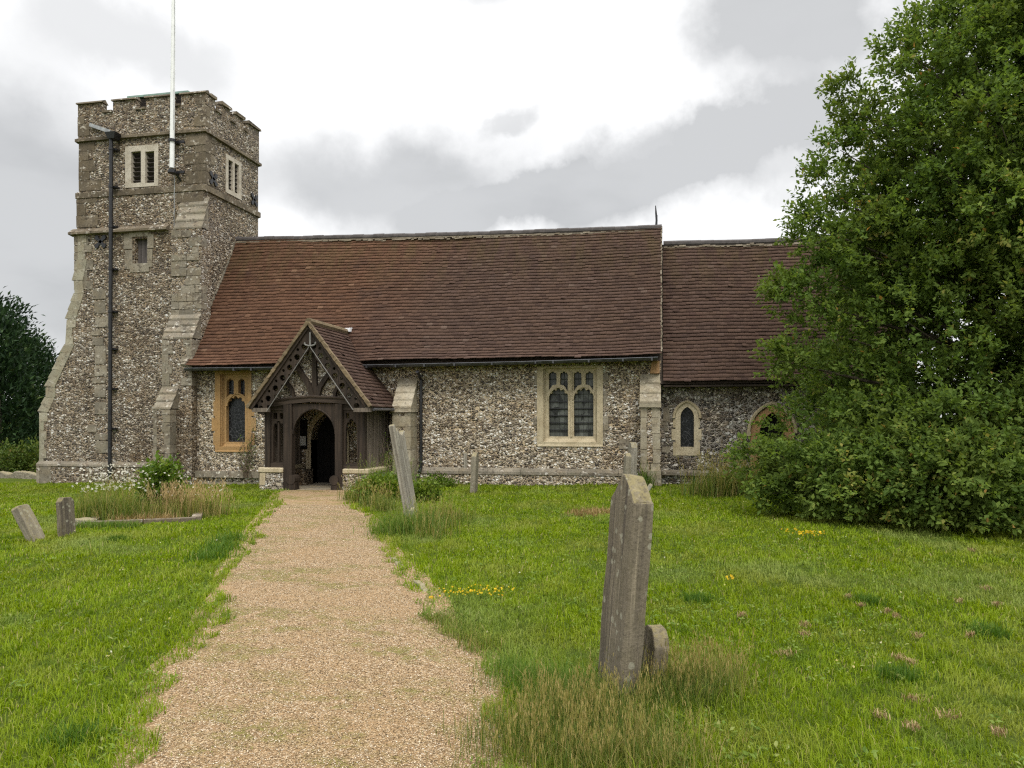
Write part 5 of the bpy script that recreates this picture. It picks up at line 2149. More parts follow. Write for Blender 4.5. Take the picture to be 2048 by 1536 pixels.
# ================================================================== leaf kit
def leaves(P, D, size, aspect=.5, fold=.25, jit=.5, Nrm=None):
    """folded leaves: P base points, D pointing directions (n,3)"""
    n = len(P)
    D = D + rng.normal(0, jit, (n, 3))
    D /= np.linalg.norm(D, axis=1, keepdims=True) + 1e-9
    U = rng.normal(0, .55, (n, 3)) + np.array([0, 0, 1.0])
    if Nrm is not None:
        U = U * .6 + Nrm
    Sd = np.cross(D, U)
    Sd /= np.linalg.norm(Sd, axis=1, keepdims=True) + 1e-9
    U = np.cross(Sd, D)
    s = (size * rng.uniform(.6, 1.25, n))[:, None] if np.ndim(size) == 0 else (size * rng.uniform(.7, 1.2, n))[:, None]
    a = aspect
    V = np.empty((n, 6, 3))
    V[:, 0] = P
    V[:, 1] = P + (D * .45 + Sd * a * .5 + U * fold * .4) * s
    V[:, 2] = P + (D * .55) * s
    V[:, 3] = P + (D * .45 - Sd * a * .5 + U * fold * .4) * s
    V[:, 4] = P + (D * 1.0 - U * fold * .35) * s
    V[:, 5] = P + (D * .85 + Sd * a * .30) * s
    fi = np.array([(0, 1, 4, 2), (0, 2, 4, 3)])
    return V[:, :5].reshape(-1, 3), (np.arange(n)[:, None, None] * 5 + fi[None]).reshape(-1, 4)


def unit(v):
    return v / (np.linalg.norm(v, axis=-1, keepdims=True) + 1e-9)


def n3(P, sc, seed):
    return (vnoise(P[:, 0] * sc + 31, P[:, 1] * sc + 17 + P[:, 2] * sc * .7, seed) + vnoise(P[:, 2] * sc + 11, P[:, 0] * sc * .8 + 23 - P[:, 1] * sc * .5, seed + 1)) / 2


M['bark'] = mat_wood('grey brown bark', (.045, .036, .026), (.11, .09, .065), 2, .9, 10)
M['twig'] = mat_plain('dry twigs', (.15, .115, .08), .9, 0, .3, .2)
M['oak_leaf'] = mat_leaf('oak foliage', [(0, (.056, .098, .019)), (.35, (.092, .150, .028)), (.65, (.134, .200, .040)), (.88, (.185, .250, .050)), (.96, (.27, .29, .07)), (1, (.34, .20, .06))],
                         .7, .48, (.9, .45, .65, .5, (.115, .15, .028)))
M['yew_leaf'] = mat_leaf('dark evergreen foliage', [(0, (.010, .024, .010)), (.5, (.022, .045, .016)), (.9, (.040, .075, .022)), (1, (.07, .10, .03))], .55, .15)
M['hedge_leaf'] = mat_leaf('bramble hedge foliage', [(0, (.035, .065, .012)), (.5, (.075, .115, .02)), (.9, (.14, .165, .04)), (1, (.20, .17, .06))], .55, .3)
M['ivy_leaf'] = mat_leaf('ivy foliage', [(0, (.050, .090, .012)), (.5, (.115, .175, .022)), (.9, (.21, .26, .045)), (1, (.28, .26, .08))], .45, .3)
M['weed_leaf'] = mat_leaf('weed foliage', [(0, (.045, .090, .012)), (.5, (.105, .175, .022)), (.9, (.18, .245, .045)), (1, (.25, .28, .08))], .5, .35)
M['wild_grass'] = mat_leaf('uncut grass', [(0, (.050, .095, .014)), (.3, (.10, .15, .025)), (.55, (.17, .19, .04)), (.8, (.27, .235, .07)), (1, (.40, .31, .13))], .6, .35)
M['green_tall'] = mat_leaf('long green grass', [(0, (.050, .110, .012)), (.4, (.10, .18, .022)), (.75, (.16, .22, .045)), (1, (.30, .27, .10))], .6, .35)
M['dry_grass'] = mat_leaf('dry straw grass', [(0, (.16, .11, .04)), (.5, (.30, .21, .085)), (1, (.46, .35, .18))], .7, .3)
M['hay'] = mat_leaf('dried clippings', [(0, (.17, .115, .05)), (.5, (.29, .205, .10)), (1, (.42, .32, .18))], .8, .2)
M['petal_white'] = mat_leaf('white petals', [(0, (.50, .47, .36)), (1, (.74, .72, .63))], .7, .3)
M['petal_yellow'] = mat_leaf('yellow petals', [(0, (.62, .36, .01)), (1, (.80, .58, .03))], .6, .3)

# ================================================================== the big tree on the right
TD, TPX = 13.3, 2095
tx, ty = FR((TPX - CX) / F * TD, TD)
tz0 = gz(tx, ty)
tree = empty('tree', (tx, ty, tz0))
tag(tree, 'huge dense green broadleaf tree with branches sweeping to the lawn right of the church', 'tree')
RZ = np.array([0.0, .25, .7, 1.3, 2.5, 3.7, 5.0, 6.3, 7.6, 9.0, 10.2, 11.0])
RR = np.array([2.9, 3.9, 4.35, 4.20, 3.70, 3.75, 3.65, 3.25, 2.60, 1.80, 1.0, .2])


def crown_r(z):
    return np.interp(z, RZ, RR)


def big_tree():
    cl = []                                      # clump centre, radius
    tries = 0
    while len(cl) < 290 and tries < 40000:
        tries += 1
        z = RZ[-1] * random.random() ** .92
        if random.random() > (crown_r(z) + .5) / 5.0:
            continue
        th = random.random() * 6.283
        shell = len(cl) < 225
        q = random.uniform(.78, 1.06) if shell else random.uniform(.25, .72)
        r = max(.1, crown_r(z) * q - .35)
        s = random.uniform(.42, .85) * (1.15 if not shell else 1) * min(1, .45 + crown_r(z) * .3)
        p = (r * math.cos(th), r * math.sin(th) * .74, max(.35, z))
        if any((p[0] - o[0][0]) ** 2 + (p[1] - o[0][1]) ** 2 + (p[2] - o[0][2]) ** 2 < (.50 * (s + o[1])) ** 2 for o in cl):
            continue
        cl.append((p, s))
    for (px, py, dd, s) in [(1690, 180, .2, .20), (1706, 222, .2, .26), (1735, 255, .1, .34), (1565, 585, -.3, .30), (1605, 600, -.3, .38), (1560, 722, -.4, .26), (1600, 730, -.4, .36),
                            (1515, 925, -.6, .34), (1560, 940, -.6, .42), (1545, 1000, -1.0, .30), (1610, 1010, -1.2, .42), (1612, 445, .0, .26), (1640, 370, .1, .32), (1640, 480, 0, .4),
                            (1800, 100, .2, .32), (1855, 50, .2, .32), (1850, 1010, -2.2, .5), (1990, 1020, -2.6, .6), (1730, 1010, -1.9, .5), (1640, 660, -.4, .45), (1650, 560, -.2, .45),
                            (1680, 300, .1, .36), (1640, 960, -1.3, .45), (1690, 930, -1.5, .5), (1750, 960, -1.9, .5), (1800, 920, -2.0, .55), (1860, 960, -2.4, .55), (1930, 940, -2.5, .6), (1990, 960, -2.7, .6), (1700, 860, -1.0, .55), (1770, 850, -1.4, .6),
                            (1850, 870, -1.9, .6), (1940, 860, -2.2, .6), (1600, 930, -1.0, .4), (1800, 1020, -2.2, .45), (1920, 1035, -2.6, .5), (2030, 1040, -2.8, .5), (1660, 1010, -1.6, .4)]:
        d_ = TD + dd
        ex, ey = FR((px - CX) / F * d_, d_)
        cl.append(((ex - tx, ey - ty, max(.3, H + (HY - py) / F * d_ - tz0)), s))
    Ps, Os, Tn = [], [], []
    for (p, s) in cl:
        k = int(26 + 62 * s * s / .45)
        u = unit(rng.normal(0, 1, (k, 3)) + np.array([0, 0, .45]))
        rad = s * (1 - .38 * rng.random(k) ** 1.6) * (1 + .45 * (rng.random(k) - .5))
        Ps.append(np.array(p) + u * rad[:, None] * np.array([1.08, 1.08, .78]))
        out = unit(np.array([p[0], p[1], p[2] * .15]))
        Os.append(unit(u * .8 + out * .5))
        Tn.append(np.full(k, rng.normal(0, .13)))
    P, out, tone = np.concatenate(Ps), np.concatenate(Os), np.concatenate(Tn)
    P[:, 2] = np.maximum(P[:, 2], .10)
    nt = len(P)
    E = P[-800:]
    D = unit(out + np.array([0, 0, .12]) + rng.normal(0, .30, (nt, 3)))
    ln = rng.uniform(.16, .34, nt)
    ml = 20
    t = (np.arange(ml) + .5) / ml
    LP = (P[:, None, :] + D[:, None, :] * (ln[:, None] * t[None, :])[:, :, None]).reshape(-1, 3)
    LP += rng.normal(0, .035, LP.shape)
    LP[:, 2] = np.maximum(LP[:, 2], .05)
    LD = np.repeat(D, ml, 0) * .8 + rng.normal(0, .6, LP.shape)
    V, Fc = leaves(LP, LD, .090, .56, .18, .3, np.repeat(out, ml, 0) * .45)
    tw = np.clip(rng.normal(.44, .12, nt) + tone, 0, .95)
    rn = np.clip(np.repeat(tw, ml) + rng.normal(0, .13, len(LP)) + np.tile((t - .5) * .25, nt), 0, .97)
    rn = np.where(rng.random(len(rn)) < .004, 1.0, rn)
    W = V + np.array([tx, ty, tz0])
    print('TREE LEAVES', len(LP), 'clumps', len(cl))
    np_mesh('crown', W, Fc, M['oak_leaf'], np.repeat(rn, 2), tree, loc=(tx, ty, tz0))
    # trunk, limbs, twigs
    mb = MB()
    mb.tube([(tx, ty, tz0 - .3), (tx + .03, ty, tz0 + .6), (tx - .05, ty + .03, tz0 + 3), (tx + .02, ty, tz0 + 6), (tx, ty, tz0 + 9.6)], [.52, .40, .33, .20, .05], 12)
    mb.build('trunk', M['bark'], tree, True, local=(tx, ty, tz0))
    mb = MB()
    for (p, s) in cl[::4] + cl[-39:-16]:
        p = np.array(p)
        z0 = max(.4, p[2] * .72 - .5)
        a = Vector((tx, ty, tz0 + z0))
        b = Vector((tx + p[0], ty + p[1], tz0 + p[2]))
        m1 = a.lerp(b, .4) + Vector((random.gauss(0, .15), random.gauss(0, .15), .15))
        m2 = a.lerp(b, .75) + Vector((random.gauss(0, .12), random.gauss(0, .12), .05))
        mb.tube([a, m1, m2, b], [.075, .04, .018, .006], 5)
    mb.build('limbs', M['bark'], tree, True, local=(tx, ty, tz0))


big_tree()


# ================================================================== background trees and hedge on the left
def bg_tree(nm, px, d, pz_top, rad, label, group, seed, leafn=9000, base=.4, lsize=.26):
    x, y = FR((px - CX) / F * d, d)
    z0 = gz(x, y)
    ztop = H + (HY - pz_top) / F * d - z0
    root = empty(nm, (x, y, z0))
    tag(root, label, 'tree', group)
    m = 620
    zz = base + (ztop - base) * rng.random(m) ** .9
    f = (zz - base) / (ztop - base)
    rr = rad * np.interp(f, [0, .12, .4, .7, .9, 1], [.78, .98, 1.0, .84, .55, .12])
    th = rng.random(m) * 6.283
    q = np.where(rng.random(m) < .75, 1 - .2 * rng.random(m), rng.uniform(.3, .8, m))
    lump = 1 + .45 * (vnoise(th * 4.5 + seed, zz * .9 + seed, 50 + seed) - .5)
    P = np.stack([rr * q * lump * np.cos(th), rr * q * lump * np.sin(th), zz], 1)
    out = unit(P * np.array([1, 1, .2]))
    per = max(6, leafn // m)
    LP = np.repeat(P, per, 0) + rng.normal(0, .22, (m * per, 3))
    LD = np.repeat(unit(out + np.array([0, 0, .5])), per, 0)
    V, Fc = leaves(LP, LD, lsize, .38, .2, .5)
    rn = np.clip(np.repeat(rng.normal(.42, .2, m), per) + rng.normal(0, .15, m * per), 0, 1)
    np_mesh('crown', V + np.array([x, y, z0]), Fc, M['yew_leaf'], np.repeat(rn, 2), root, loc=(x, y, z0))
    mb = MB()
    mb.tube([(x, y, z0 - .2), (x, y, z0 + ztop * .5), (x, y, z0 + ztop * .92)], [.35, .22, .04], 9)
    mb.build('trunk', M['bark'], root, True, local=(x, y, z0))
    return root


bg_tree('evergreen_tree', -62, 33, 580, 3.0, 'tallest dark evergreen tree at the left end of the view, beyond the tower', 'dark evergreens beyond the tower', 1, 15000)
bg_tree('evergreen_tree', 62, 36, 692, 1.75, 'dark evergreen tree with a rounded top next to the west buttress of the tower', 'dark evergreens beyond the tower', 2, 9000)
bg_tree('evergreen_tree', -12, 31, 640, 1.5, 'narrow dark evergreen tree between the tallest evergreen and the rounded one', 'dark evergreens beyond the tower', 3, 7000)


def shrub(nm, x, y, rx_, ry_, h, mat, label, cat_, nleaf, lsize, group=None, aspect=.6, seed=0, stems=10, z0=None, flat=.7):
    z0 = gz(x, y) if z0 is None else z0
    root = empty(nm, (x, y, z0))
    tag(root, label, cat_, group)
    m = max(20, nleaf // 14)
    u = rng.normal(0, 1, (m, 3))
    u = unit(u)
    u[:, 2] = np.abs(u[:, 2])
    q = np.where(rng.random(m) < .7, 1 - .25 * rng.random(m), rng.uniform(.3, .85, m))
    lump = 1 + .5 * (n3(u * 2.0 + seed, 1.3, 60 + seed) - .5)
    P = u * (q * lump)[:, None] * np.array([rx_, ry_, h])
    P[:, 2] = np.maximum(P[:, 2], .03)
    per = max(4, nleaf // m)
    LP = np.repeat(P, per, 0) + rng.normal(0, lsize * .8, (m * per, 3))
    LP[:, 2] = np.maximum(LP[:, 2], .015)
    LD = np.repeat(unit(u + np.array([0, 0, .3])), per, 0)
    V, Fc = leaves(LP, LD, lsize, aspect, .2, .6)
    rn = np.clip(np.repeat(rng.normal(.45, .2, m), per) + rng.normal(0, .16, m * per), 0, 1)
    np_mesh('foliage', V + np.array([x, y, z0]), Fc, mat, np.repeat(rn, 2), root, loc=(x, y, z0))
    if stems:
        mb = MB()
        for k in range(stems):
            p = P[random.randrange(m)]
            mb.tube([(x, y, z0 - .03), (x + p[0] * .5 + random.gauss(0, .04), y + p[1] * .5, z0 + p[2] * .6), (x + p[0], y + p[1], z0 + p[2])], [.018, .012, .004], 5)
        mb.build('stems', M['twig'], root, local=(x, y, z0))
    return root


for i, (px, d, r_, lab) in enumerate([(-70, 27.5, 1.5, 'wide bramble hedge bush at the left edge of the view'), (8, 27.0, 1.0, 'bramble hedge bush in front of the dark evergreens'),
                                      (66, 27.6, .75, 'small bramble hedge bush touching the west buttress of the tower')]):
    x, y = FR((px - CX) / F * d, d)
    shrub('hedge_bush', x, y, r_, .9, 1.05, M['hedge_leaf'], lab, 'bush', 2600, .11, 'hedge bushes beyond the tower', .6, i, 6)

# ivy and shrubs near the porch
x, y, z = G(735, 1010)
shrub('ivy_bush', x + .05, y + .75, .58, .75, .50, M['ivy_leaf'], 'mound of bright ivy against the low wall right of the porch', 'bush', 5200, .07, None, .75, 3, 10)
x, y, z = G(828, 1006)
shrub('weedy_bush', x + .1, y + .3, .32, .32, .42, M['ivy_leaf'], 'small leafy green bush behind the leaning weathered headstone', 'bush', 1700, .065, None, .7, 5, 8)
x, y, z = G(868, 975)
shrub('low_weed', x, y + .2, .6, .40, .26, M['weed_leaf'], 'low weeds between the downpipe and the nave wall', 'plant', 900, .07, None, .5, 6, 5)
# weeds on the kerbed grave
kx0, ky0, _ = G(290, 1040)
x, y, z = G(287, 1030)
shrub('nettle_plant', x, y + .45, .40, .36, .98, M['weed_leaf'], 'tall leafy green weed in the middle of the kerbed grave', 'plant', 2600, .10, None, .55, 8, 14)


# ------------------------------------------------------------------ uncut grass clumps
def tuft(nm, pts, n, h0, h1, spread, mat, label, cat_='grass clump', group=None, w=.004, heads=0, bias=0.0, lean=(.15, .8), hmat=None, hsize=.02, kind=None):
    """pts: list of (x, y) centres; long bent blades and, if asked, stems with seed heads"""
    cx, cy = np.mean([p[0] for p in pts]), np.mean([p[1] for p in pts])
    z0 = gz(cx, cy)
    pts = np.array(pts, float)
    c = pts[rng.integers(0, len(pts), n)]
    x = c[:, 0] + rng.normal(0, spread, n)
    y = c[:, 1] + rng.normal(0, spread, n)
    z = ground_z(x, y)
    h = rng.uniform(h0, h1, n) * rng.uniform(.6, 1.1, n)
    V, Fc = blades(x, y, z, h, rng.uniform(w * .6, w * 1.3, n), rng.uniform(lean[0], lean[1], n), None, .7)
    R = np.repeat(np.clip(rng.normal(.42 + bias, .28, n), 0, 1), 3)
    o = np_mesh(nm, V, Fc, mat, R, loc=(cx, cy, z0))
    tag(o, label, cat_, group, kind)
    if heads:
        c = pts[rng.integers(0, len(pts), heads)]
        x = c[:, 0] + rng.normal(0, spread, heads)
        y = c[:, 1] + rng.normal(0, spread, heads)
        z = ground_z(x, y)
        h = rng.uniform(h1 * .8, h1 * 1.3, heads)
        a = rng.random(heads) * 6.283
        lx, ly = np.cos(a) * h * .22, np.sin(a) * h * .22
        V1, F1 = blades(x, y, z, h, np.full(heads, w * .8), np.full(heads, .25), a, .7)
        parts = [(V1, F1, np.full(len(F1), .75))]
        k = 12
        t = np.linspace(.62, 1.02, k)
        hx = x[:, None] + lx[:, None] * t ** 2 + rng.normal(0, hsize * .6, (heads, k))
        hy = y[:, None] + ly[:, None] * t ** 2 + rng.normal(0, hsize * .6, (heads, k))
        hz = z[:, None] + h[:, None] * t * .985
        m = heads * k
        V2, F2 = blades(hx.ravel(), hy.ravel(), hz.ravel(), np.full(m, hsize), np.full(m, hsize * .28), rng.uniform(.2, .9, m))
        parts.append((V2, F2, np.repeat(np.clip(rng.normal(.8, .12, m), 0, 1), 3)))
        Vh, Fh, Rh = cat(parts)
        np_mesh('seed_heads', Vh, Fh, hmat or mat, Rh, o, loc=(cx, cy, z0))
    return o


def along(pa, pb, n):
    a, b = G(*pa), G(*pb)
    return [(a[0] + (b[0] - a[0]) * k / max(1, n - 1), a[1] + (b[1] - a[1]) * k / max(1, n - 1)) for k in range(n)]


tuft('wild_grass', along((1030, 1500), (1190, 1420), 5) + along((1130, 1440), (1230, 1470), 4), 5200, .09, .23, .15, M['wild_grass'], 'yellowish uncut grass between the path and the tall foreground headstone', heads=190, w=.003, bias=-.10, hsize=.012)
tuft('wild_grass', along((1230, 1430), (1360, 1400), 4) + along((1290, 1380), (1390, 1390), 3), 3400, .09, .22, .13, M['wild_grass'], 'uncut grass around the small footstone behind the tall headstone', heads=90, w=.003, bias=-.14, hsize=.012)
tuft('wild_grass', along((1110, 1530), (1330, 1520), 5), 3200, .09, .22, .16, M['wild_grass'], 'tawny uncut grass at the bottom edge below the tall headstone', heads=130, w=.003, bias=.08, hsize=.012)
tuft('wild_grass', along((1040, 1375), (1170, 1385), 4), 2000, .08, .20, .13, M['green_tall'], 'green tufted grass edging the gravel beside the tall headstone', w=.0034)
tuft('wild_grass', along((780, 1070), (845, 1060), 4), 1500, .15, .42, .16, M['green_tall'], 'long green grass round the foot of the leaning weathered headstone', heads=60, w=.008, bias=.05)
tuft('wild_grass', along((860, 1075), (890, 1040), 3), 800, .12, .38, .20, M['wild_grass'], 'pale seeding grass right of the leaning weathered headstone', heads=50, w=.008)
tuft('wild_grass', along((1420, 992), (1500, 985), 4), 1900, .25, .75, .25, M['wild_grass'], 'tall pale seeding grass at the chancel wall beside the big tree', heads=120, w=.012, bias=.0, hsize=.04)
tuft('wild_grass', along((712, 1000), (770, 1022), 4), 1500, .12, .42, .15, M['wild_grass'], 'pale seeding grass at the path side of the ivy mound by the porch', heads=50, w=.008, hsize=.028)
tuft('wild_grass', along((745, 990), (800, 985), 3), 1100, .2, .75, .2, M['green_tall'], 'tall green grass growing out of the ivy mound by the porch', heads=40, w=.009, hsize=.03)
tuft('dry_grass_patch', along((1165, 1030), (1205, 1028), 3), 900, .06, .16, .16, M['dry_grass'], 'reddish dry grass patch in the lawn left of the tall headstone', w=.008)
tuft('dry_grass', along((330, 1036), (420, 1032), 4), 1700, .12, .52, .19, M['wild_grass'], 'straw coloured dry grass on the right half of the kerbed grave', heads=150, w=.007, hsize=.03, bias=.22, hmat=M['dry_grass'])
tuft('wild_grass', along((190, 1040), (260, 1042), 3), 1800, .18, .62, .17, M['wild_grass'], 'tangled pale grass under the white flowers on the kerbed grave', heads=40, w=.008)
tuft('wild_grass', along((170, 1056), (262, 1056), 4), 1100, .06, .16, .07, M['green_tall'], 'green grass hiding the left half of the front kerb of the grave', w=.007)
tuft('dry_grass', along((245, 1046), (330, 1044), 3), 800, .08, .22, .10, M['dry_grass'], 'short dry straw along the front kerb of the grave', w=.007)
tuft('wild_grass', along((1010, 1345), (1060, 1395), 3), 900, .06, .15, .07, M['green_tall'], 'dark green tussock overhanging the right edge of the gravel path', w=.0034, bias=-.1)
tuft('wild_grass', along((880, 1245), (960, 1300), 4), 1200, .05, .14, .08, M['wild_grass'], 'mixed grass and weeds along the right path edge below the yellow flowers', w=.0045)
tuft('wild_grass', along((420, 1120), (460, 1085), 3), 800, .10, .20, .13, M['green_tall'], 'dark green weeds overhanging the left edge of the gravel path', w=.008, bias=-.25)
tuft('wild_grass', along((1290, 975), (1305, 968), 2), 400, .2, .55, .12, M['green_tall'], 'long green grass at the foot of the east nave buttress', heads=20, w=.012)
tuft('wild_grass', along((840, 960), (900, 950), 3), 900, .2, .6, .16, M['wild_grass'], 'seeding grass at the foot of the downpipe', heads=50, w=.012, hsize=.04)
tuft('wild_grass', along((1380, 1390), (1440, 1360), 3), 900, .10, .24, .12, M['wild_grass'], 'tawny seeding grass to the right of the small footstone', heads=50, w=.0036, bias=.08)
# darker lush tussocks in the lawn
LUSH = [(1395, 1195, 'beside the yellow dandelion'), (1735, 1200, 'in the middle of the right lawn'), (1800, 1350, 'in the lawn among the dry clippings'), (235, 1075, 'in front of the kerbed grave'),
        (1975, 1262, 'near the right edge of the lawn'), (145, 1480, 'in the near corner of the left lawn'), (560, 1560, 'by the path')]
for (a, b, t) in LUSH[:6]:
    tuft('grass_tussock', [G(a, b + 8)[:2]], 520, .05, .12, .07, M['green_tall'], 'dark green grass tussock ' + t, 'grass clump', 'lush tussocks in the lawn', w=.005, bias=-.32)
# weeds growing in the gravel
for (a, b, t) in [(700, 1412, 'biggest green weed in the near gravel'), (760, 1442, 'flat green weed in the gravel nearest the viewer'), (880, 1418, 'yellow green weed in the gravel near the right verge'), (500, 1425, 'thin grassy weed in the gravel near the left verge'), (490, 1360, 'small round weed in the gravel by the left path edge')]:
    tuft('path_weed', [G(a - 8, b)[:2], G(a + 10, b)[:2]], 150, .012, .032, .035, M['green_tall'], t, 'weed', 'weeds in the gravel', w=.005)


# ------------------------------------------------------------------ flowers
def flowers(nm, pts, n, spread, h0, h1, size, mat, label, cat_, stemmat, petals=5):
    cx, cy = np.mean([p[0] for p in pts]), np.mean([p[1] for p in pts])
    z0 = gz(cx, cy)
    pts = np.array(pts, float)
    c = pts[rng.integers(0, len(pts), n)]
    x, y = c[:, 0] + rng.normal(0, spread, n), c[:, 1] + rng.normal(0, spread, n)
    z = ground_z(x, y)
    h = rng.uniform(h0, h1, n)
    V, Fc = blades(x, y, z, h, np.full(n, max(.003, size * .10)), np.full(n, .05), None)
    o = np_mesh(nm, V, Fc, stemmat, np.full(len(Fc), .4), loc=(cx, cy, z0))
    tag(o, label, cat_)
    m = n * petals
    a = (np.tile(np.arange(petals) / petals * 6.283, n) + np.repeat(rng.random(n) * 6, petals))
    X_, Y_, Z_ = np.repeat(x, petals), np.repeat(y, petals), np.repeat(z + h, petals)
    s = np.repeat(size * rng.uniform(.7, 1.2, n), petals) * .5
    nv_ = unit(rng.normal(0, .75, (n, 3)) + np.array([.05, -.45, .8]))
    t1 = unit(np.cross(nv_, np.array([1.0, .3, .1])))
    t2 = np.cross(nv_, t1)
    t1, t2 = np.repeat(t1, petals, 0), np.repeat(t2, petals, 0)
    P = np.empty((m, 4, 3))
    for k, (da, rr_) in enumerate(((0, .10), (.5, .8), (0, 1.0), (-.5, .8))):
        P[:, k] = np.stack([X_, Y_, Z_], 1) + t1 * (np.cos(a + da) * s * rr_)[:, None] + t2 * (np.sin(a + da) * s * rr_)[:, None]
    pt_ = np_mesh('petals', P.reshape(-1, 3), (np.arange(m)[:, None] * 4 + np.arange(4)[None]), mat, np.repeat(rng.random(n), petals), o, loc=(cx, cy, z0))
    pt_['kind'] = 'stuff'
    return o


flowers('white_flowers', along((185, 1035), (262, 1030), 4), 300, .18, .45, .92, .042, M['petal_white'], 'white daisy like flowers at the left end of the kerbed grave', 'flowers', M['wild_grass'])
flowers('white_flowers', along((300, 1030), (445, 1030), 4), 90, .24, .35, .78, .034, M['petal_white'], 'sparse small white flowers over the dry grass on the grave', 'flowers', M['wild_grass'])
flowers('yellow_flowers', along((905, 1195), (995, 1192), 5), 95, .075, .03, .09, .020, M['petal_yellow'], 'strip of small yellow flowers in the lawn right of the path', 'flowers', M['green_tall'])
flowers('yellow_flowers', along((1596, 1075), (1622, 1076), 3), 60, .085, .05, .10, .028, M['petal_yellow'], 'bright yellow flower patch in the lawn before the big tree', 'flowers', M['green_tall'])
flowers('yellow_flowers', [G(1461, 1168)[:2]], 5, .03, .06, .09, .035, M['petal_yellow'], 'lone yellow dandelion in the right lawn', 'flowers', M['green_tall'])
flowers('yellow_flowers', [G(866, 1203)[:2]], 9, .03, .02, .05, .022, M['petal_yellow'], 'tiny yellow flowers at the very edge of the gravel', 'flowers', M['green_tall'])
# a sprinkle of clover and buttercups over the lawn
pts = []
while len(pts) < 260:
    a, d_ = rng.uniform(-.6, .62), rng.uniform(4.5, 17)
    x, y = FR(a * d_, d_)
    if not blocked(np.array([x]), np.array([y]))[0] and not path_inside(np.array([x]), np.array([y]), .1)[0]:
        pts.append((x, y))
o = flowers('lawn_flowers', pts, 300, .02, .04, .09, .016, mat_leaf('clover heads', [(0, (.50, .48, .30)), (.6, (.55, .45, .12)), (1, (.7, .68, .55))]), 'tiny pale clover and buttercup heads dotted over the lawn', None, M['green_tall'])
o['kind'] = 'stuff'
if 'category' in o:
    del o['category']

# plantain, clover and daisy leaves growing through the turf
def lawn_weeds():
    n = 3400
    a = rng.uniform(-.78, .78, n)
    d_ = 3.2 + 15 * rng.random(n) ** 1.4
    l_ = d_ * np.tan(a * .9)
    x, y = l_ * CA - d_ * SA, l_ * SA + d_ * CA
    k = ~blocked(x, y) & ~path_inside(x, y, -.03) & (vnoise(x * .9 + 40, y * .9 + 12, 15) > .42)
    k |= path_inside(x, y, -.03) & ~blocked(x, y) & (vnoise(x * 1.6 + 3, y * 2.6 + 8, 12) > .66) & (rng.random(n) < .5)
    x, y, d_ = x[k], y[k], d_[k]
    n = len(x)
    inp = path_inside(x, y, -.02)
    m = 7
    P = np.repeat(np.stack([x, y, ground_z(x, y) + np.where(inp, .012, .02)], 1), m, 0)
    P[:, :2] += rng.normal(0, .02, (n * m, 2))
    P[:, 2] += rng.uniform(0, .03, n * m) * np.repeat(~inp, m)
    t = rng.random(n * m) * 6.283
    D = np.stack([np.cos(t), np.sin(t), rng.uniform(.1, .8, n * m)], 1)
    sz = np.repeat(rng.uniform(.018, .042, n) * np.where(inp, .6, 1), m)
    V, Fc = leaves(P, D, sz, .5, .2, .15)
    o = np_mesh('lawn_weeds', V, Fc, M['weed_leaf'], np.repeat(np.clip(rng.normal(.72, .18, n * m), 0, 1), 2))
    tag(o, 'low broad leaved weeds and clover in the turf and gravel', None, None, 'stuff')


lawn_weeds()

# dried clippings lying on the lawn
CLIP = [(240, 680, 'nearest the foreground headstone'), (600, 735, 'to the right of the yellow dandelion'), (602, 790, 'just below another pair of clippings'), (850, 570, 'beside a tiny yellow flower'),
        (918, 622, 'left of the lush tussock in mid lawn'), (1070, 660, 'left one of the pair in mid lawn'), (1122, 684, 'right one of the pair in mid lawn'), (1250, 800, 'lying alone in the middle of the right lawn'),
        (1555, 300, 'closest to the foot of the big tree'), (1630, 522, 'the long one near the right edge'), (1490, 597, 'the pale one left of the long clump'), (1705, 618, 'the round one at the right edge'),
        (1550, 800, 'the small one below the pale clump'), (1140, 930, 'above the dark tussock'), (1210, 958, 'touching the dark tussock'), (1230, 1170, 'the broad flat one low in the right lawn'),
        (1030, 1268, 'the roundest reddish one in the near lawn'), (1215, 1340, 'the one lowest in the near lawn'), (1415, 1272, 'the wide loose one in the near lawn'), (1710, 1372, 'in the near right corner'), (490, 905, 'the stretched one near the footstone')]
for i, (cx_, cy_, t) in enumerate(CLIP):
    px, py = 1400 + cx_ / 2.866, 1000 + cy_ / 2.866
    x, y, z = G(px, py + 3)
    n = 60
    sc = (.03 if i in (5, 6, 3, 12) else .042) * (1.25 if i in (15, 18, 20) else 1)
    sx, sy = sc * (1.5 if i in (9, 20, 18, 15) else 1), sc * .7
    bx, by = x + rng.normal(0, sx * .5, n), y + rng.normal(0, sy * .5, n)
    bz = ground_z(bx, by) + .03 + .035 * rng.random(n)
    V, Fc = blades(bx, by, bz, rng.uniform(.010, .018, n), rng.uniform(.003, .006, n), rng.uniform(.6, 2.4, n), None, .3)
    o = np_mesh('dried_grass_clump', V, Fc, M['hay'], np.repeat(rng.random(n), 3), loc=(x, y, z))
    tag(o, 'tan dried grass clump on the lawn, ' + t, 'grass clump', 'dried clippings on the right lawn')


# ================================================================== gravestones
import bmesh


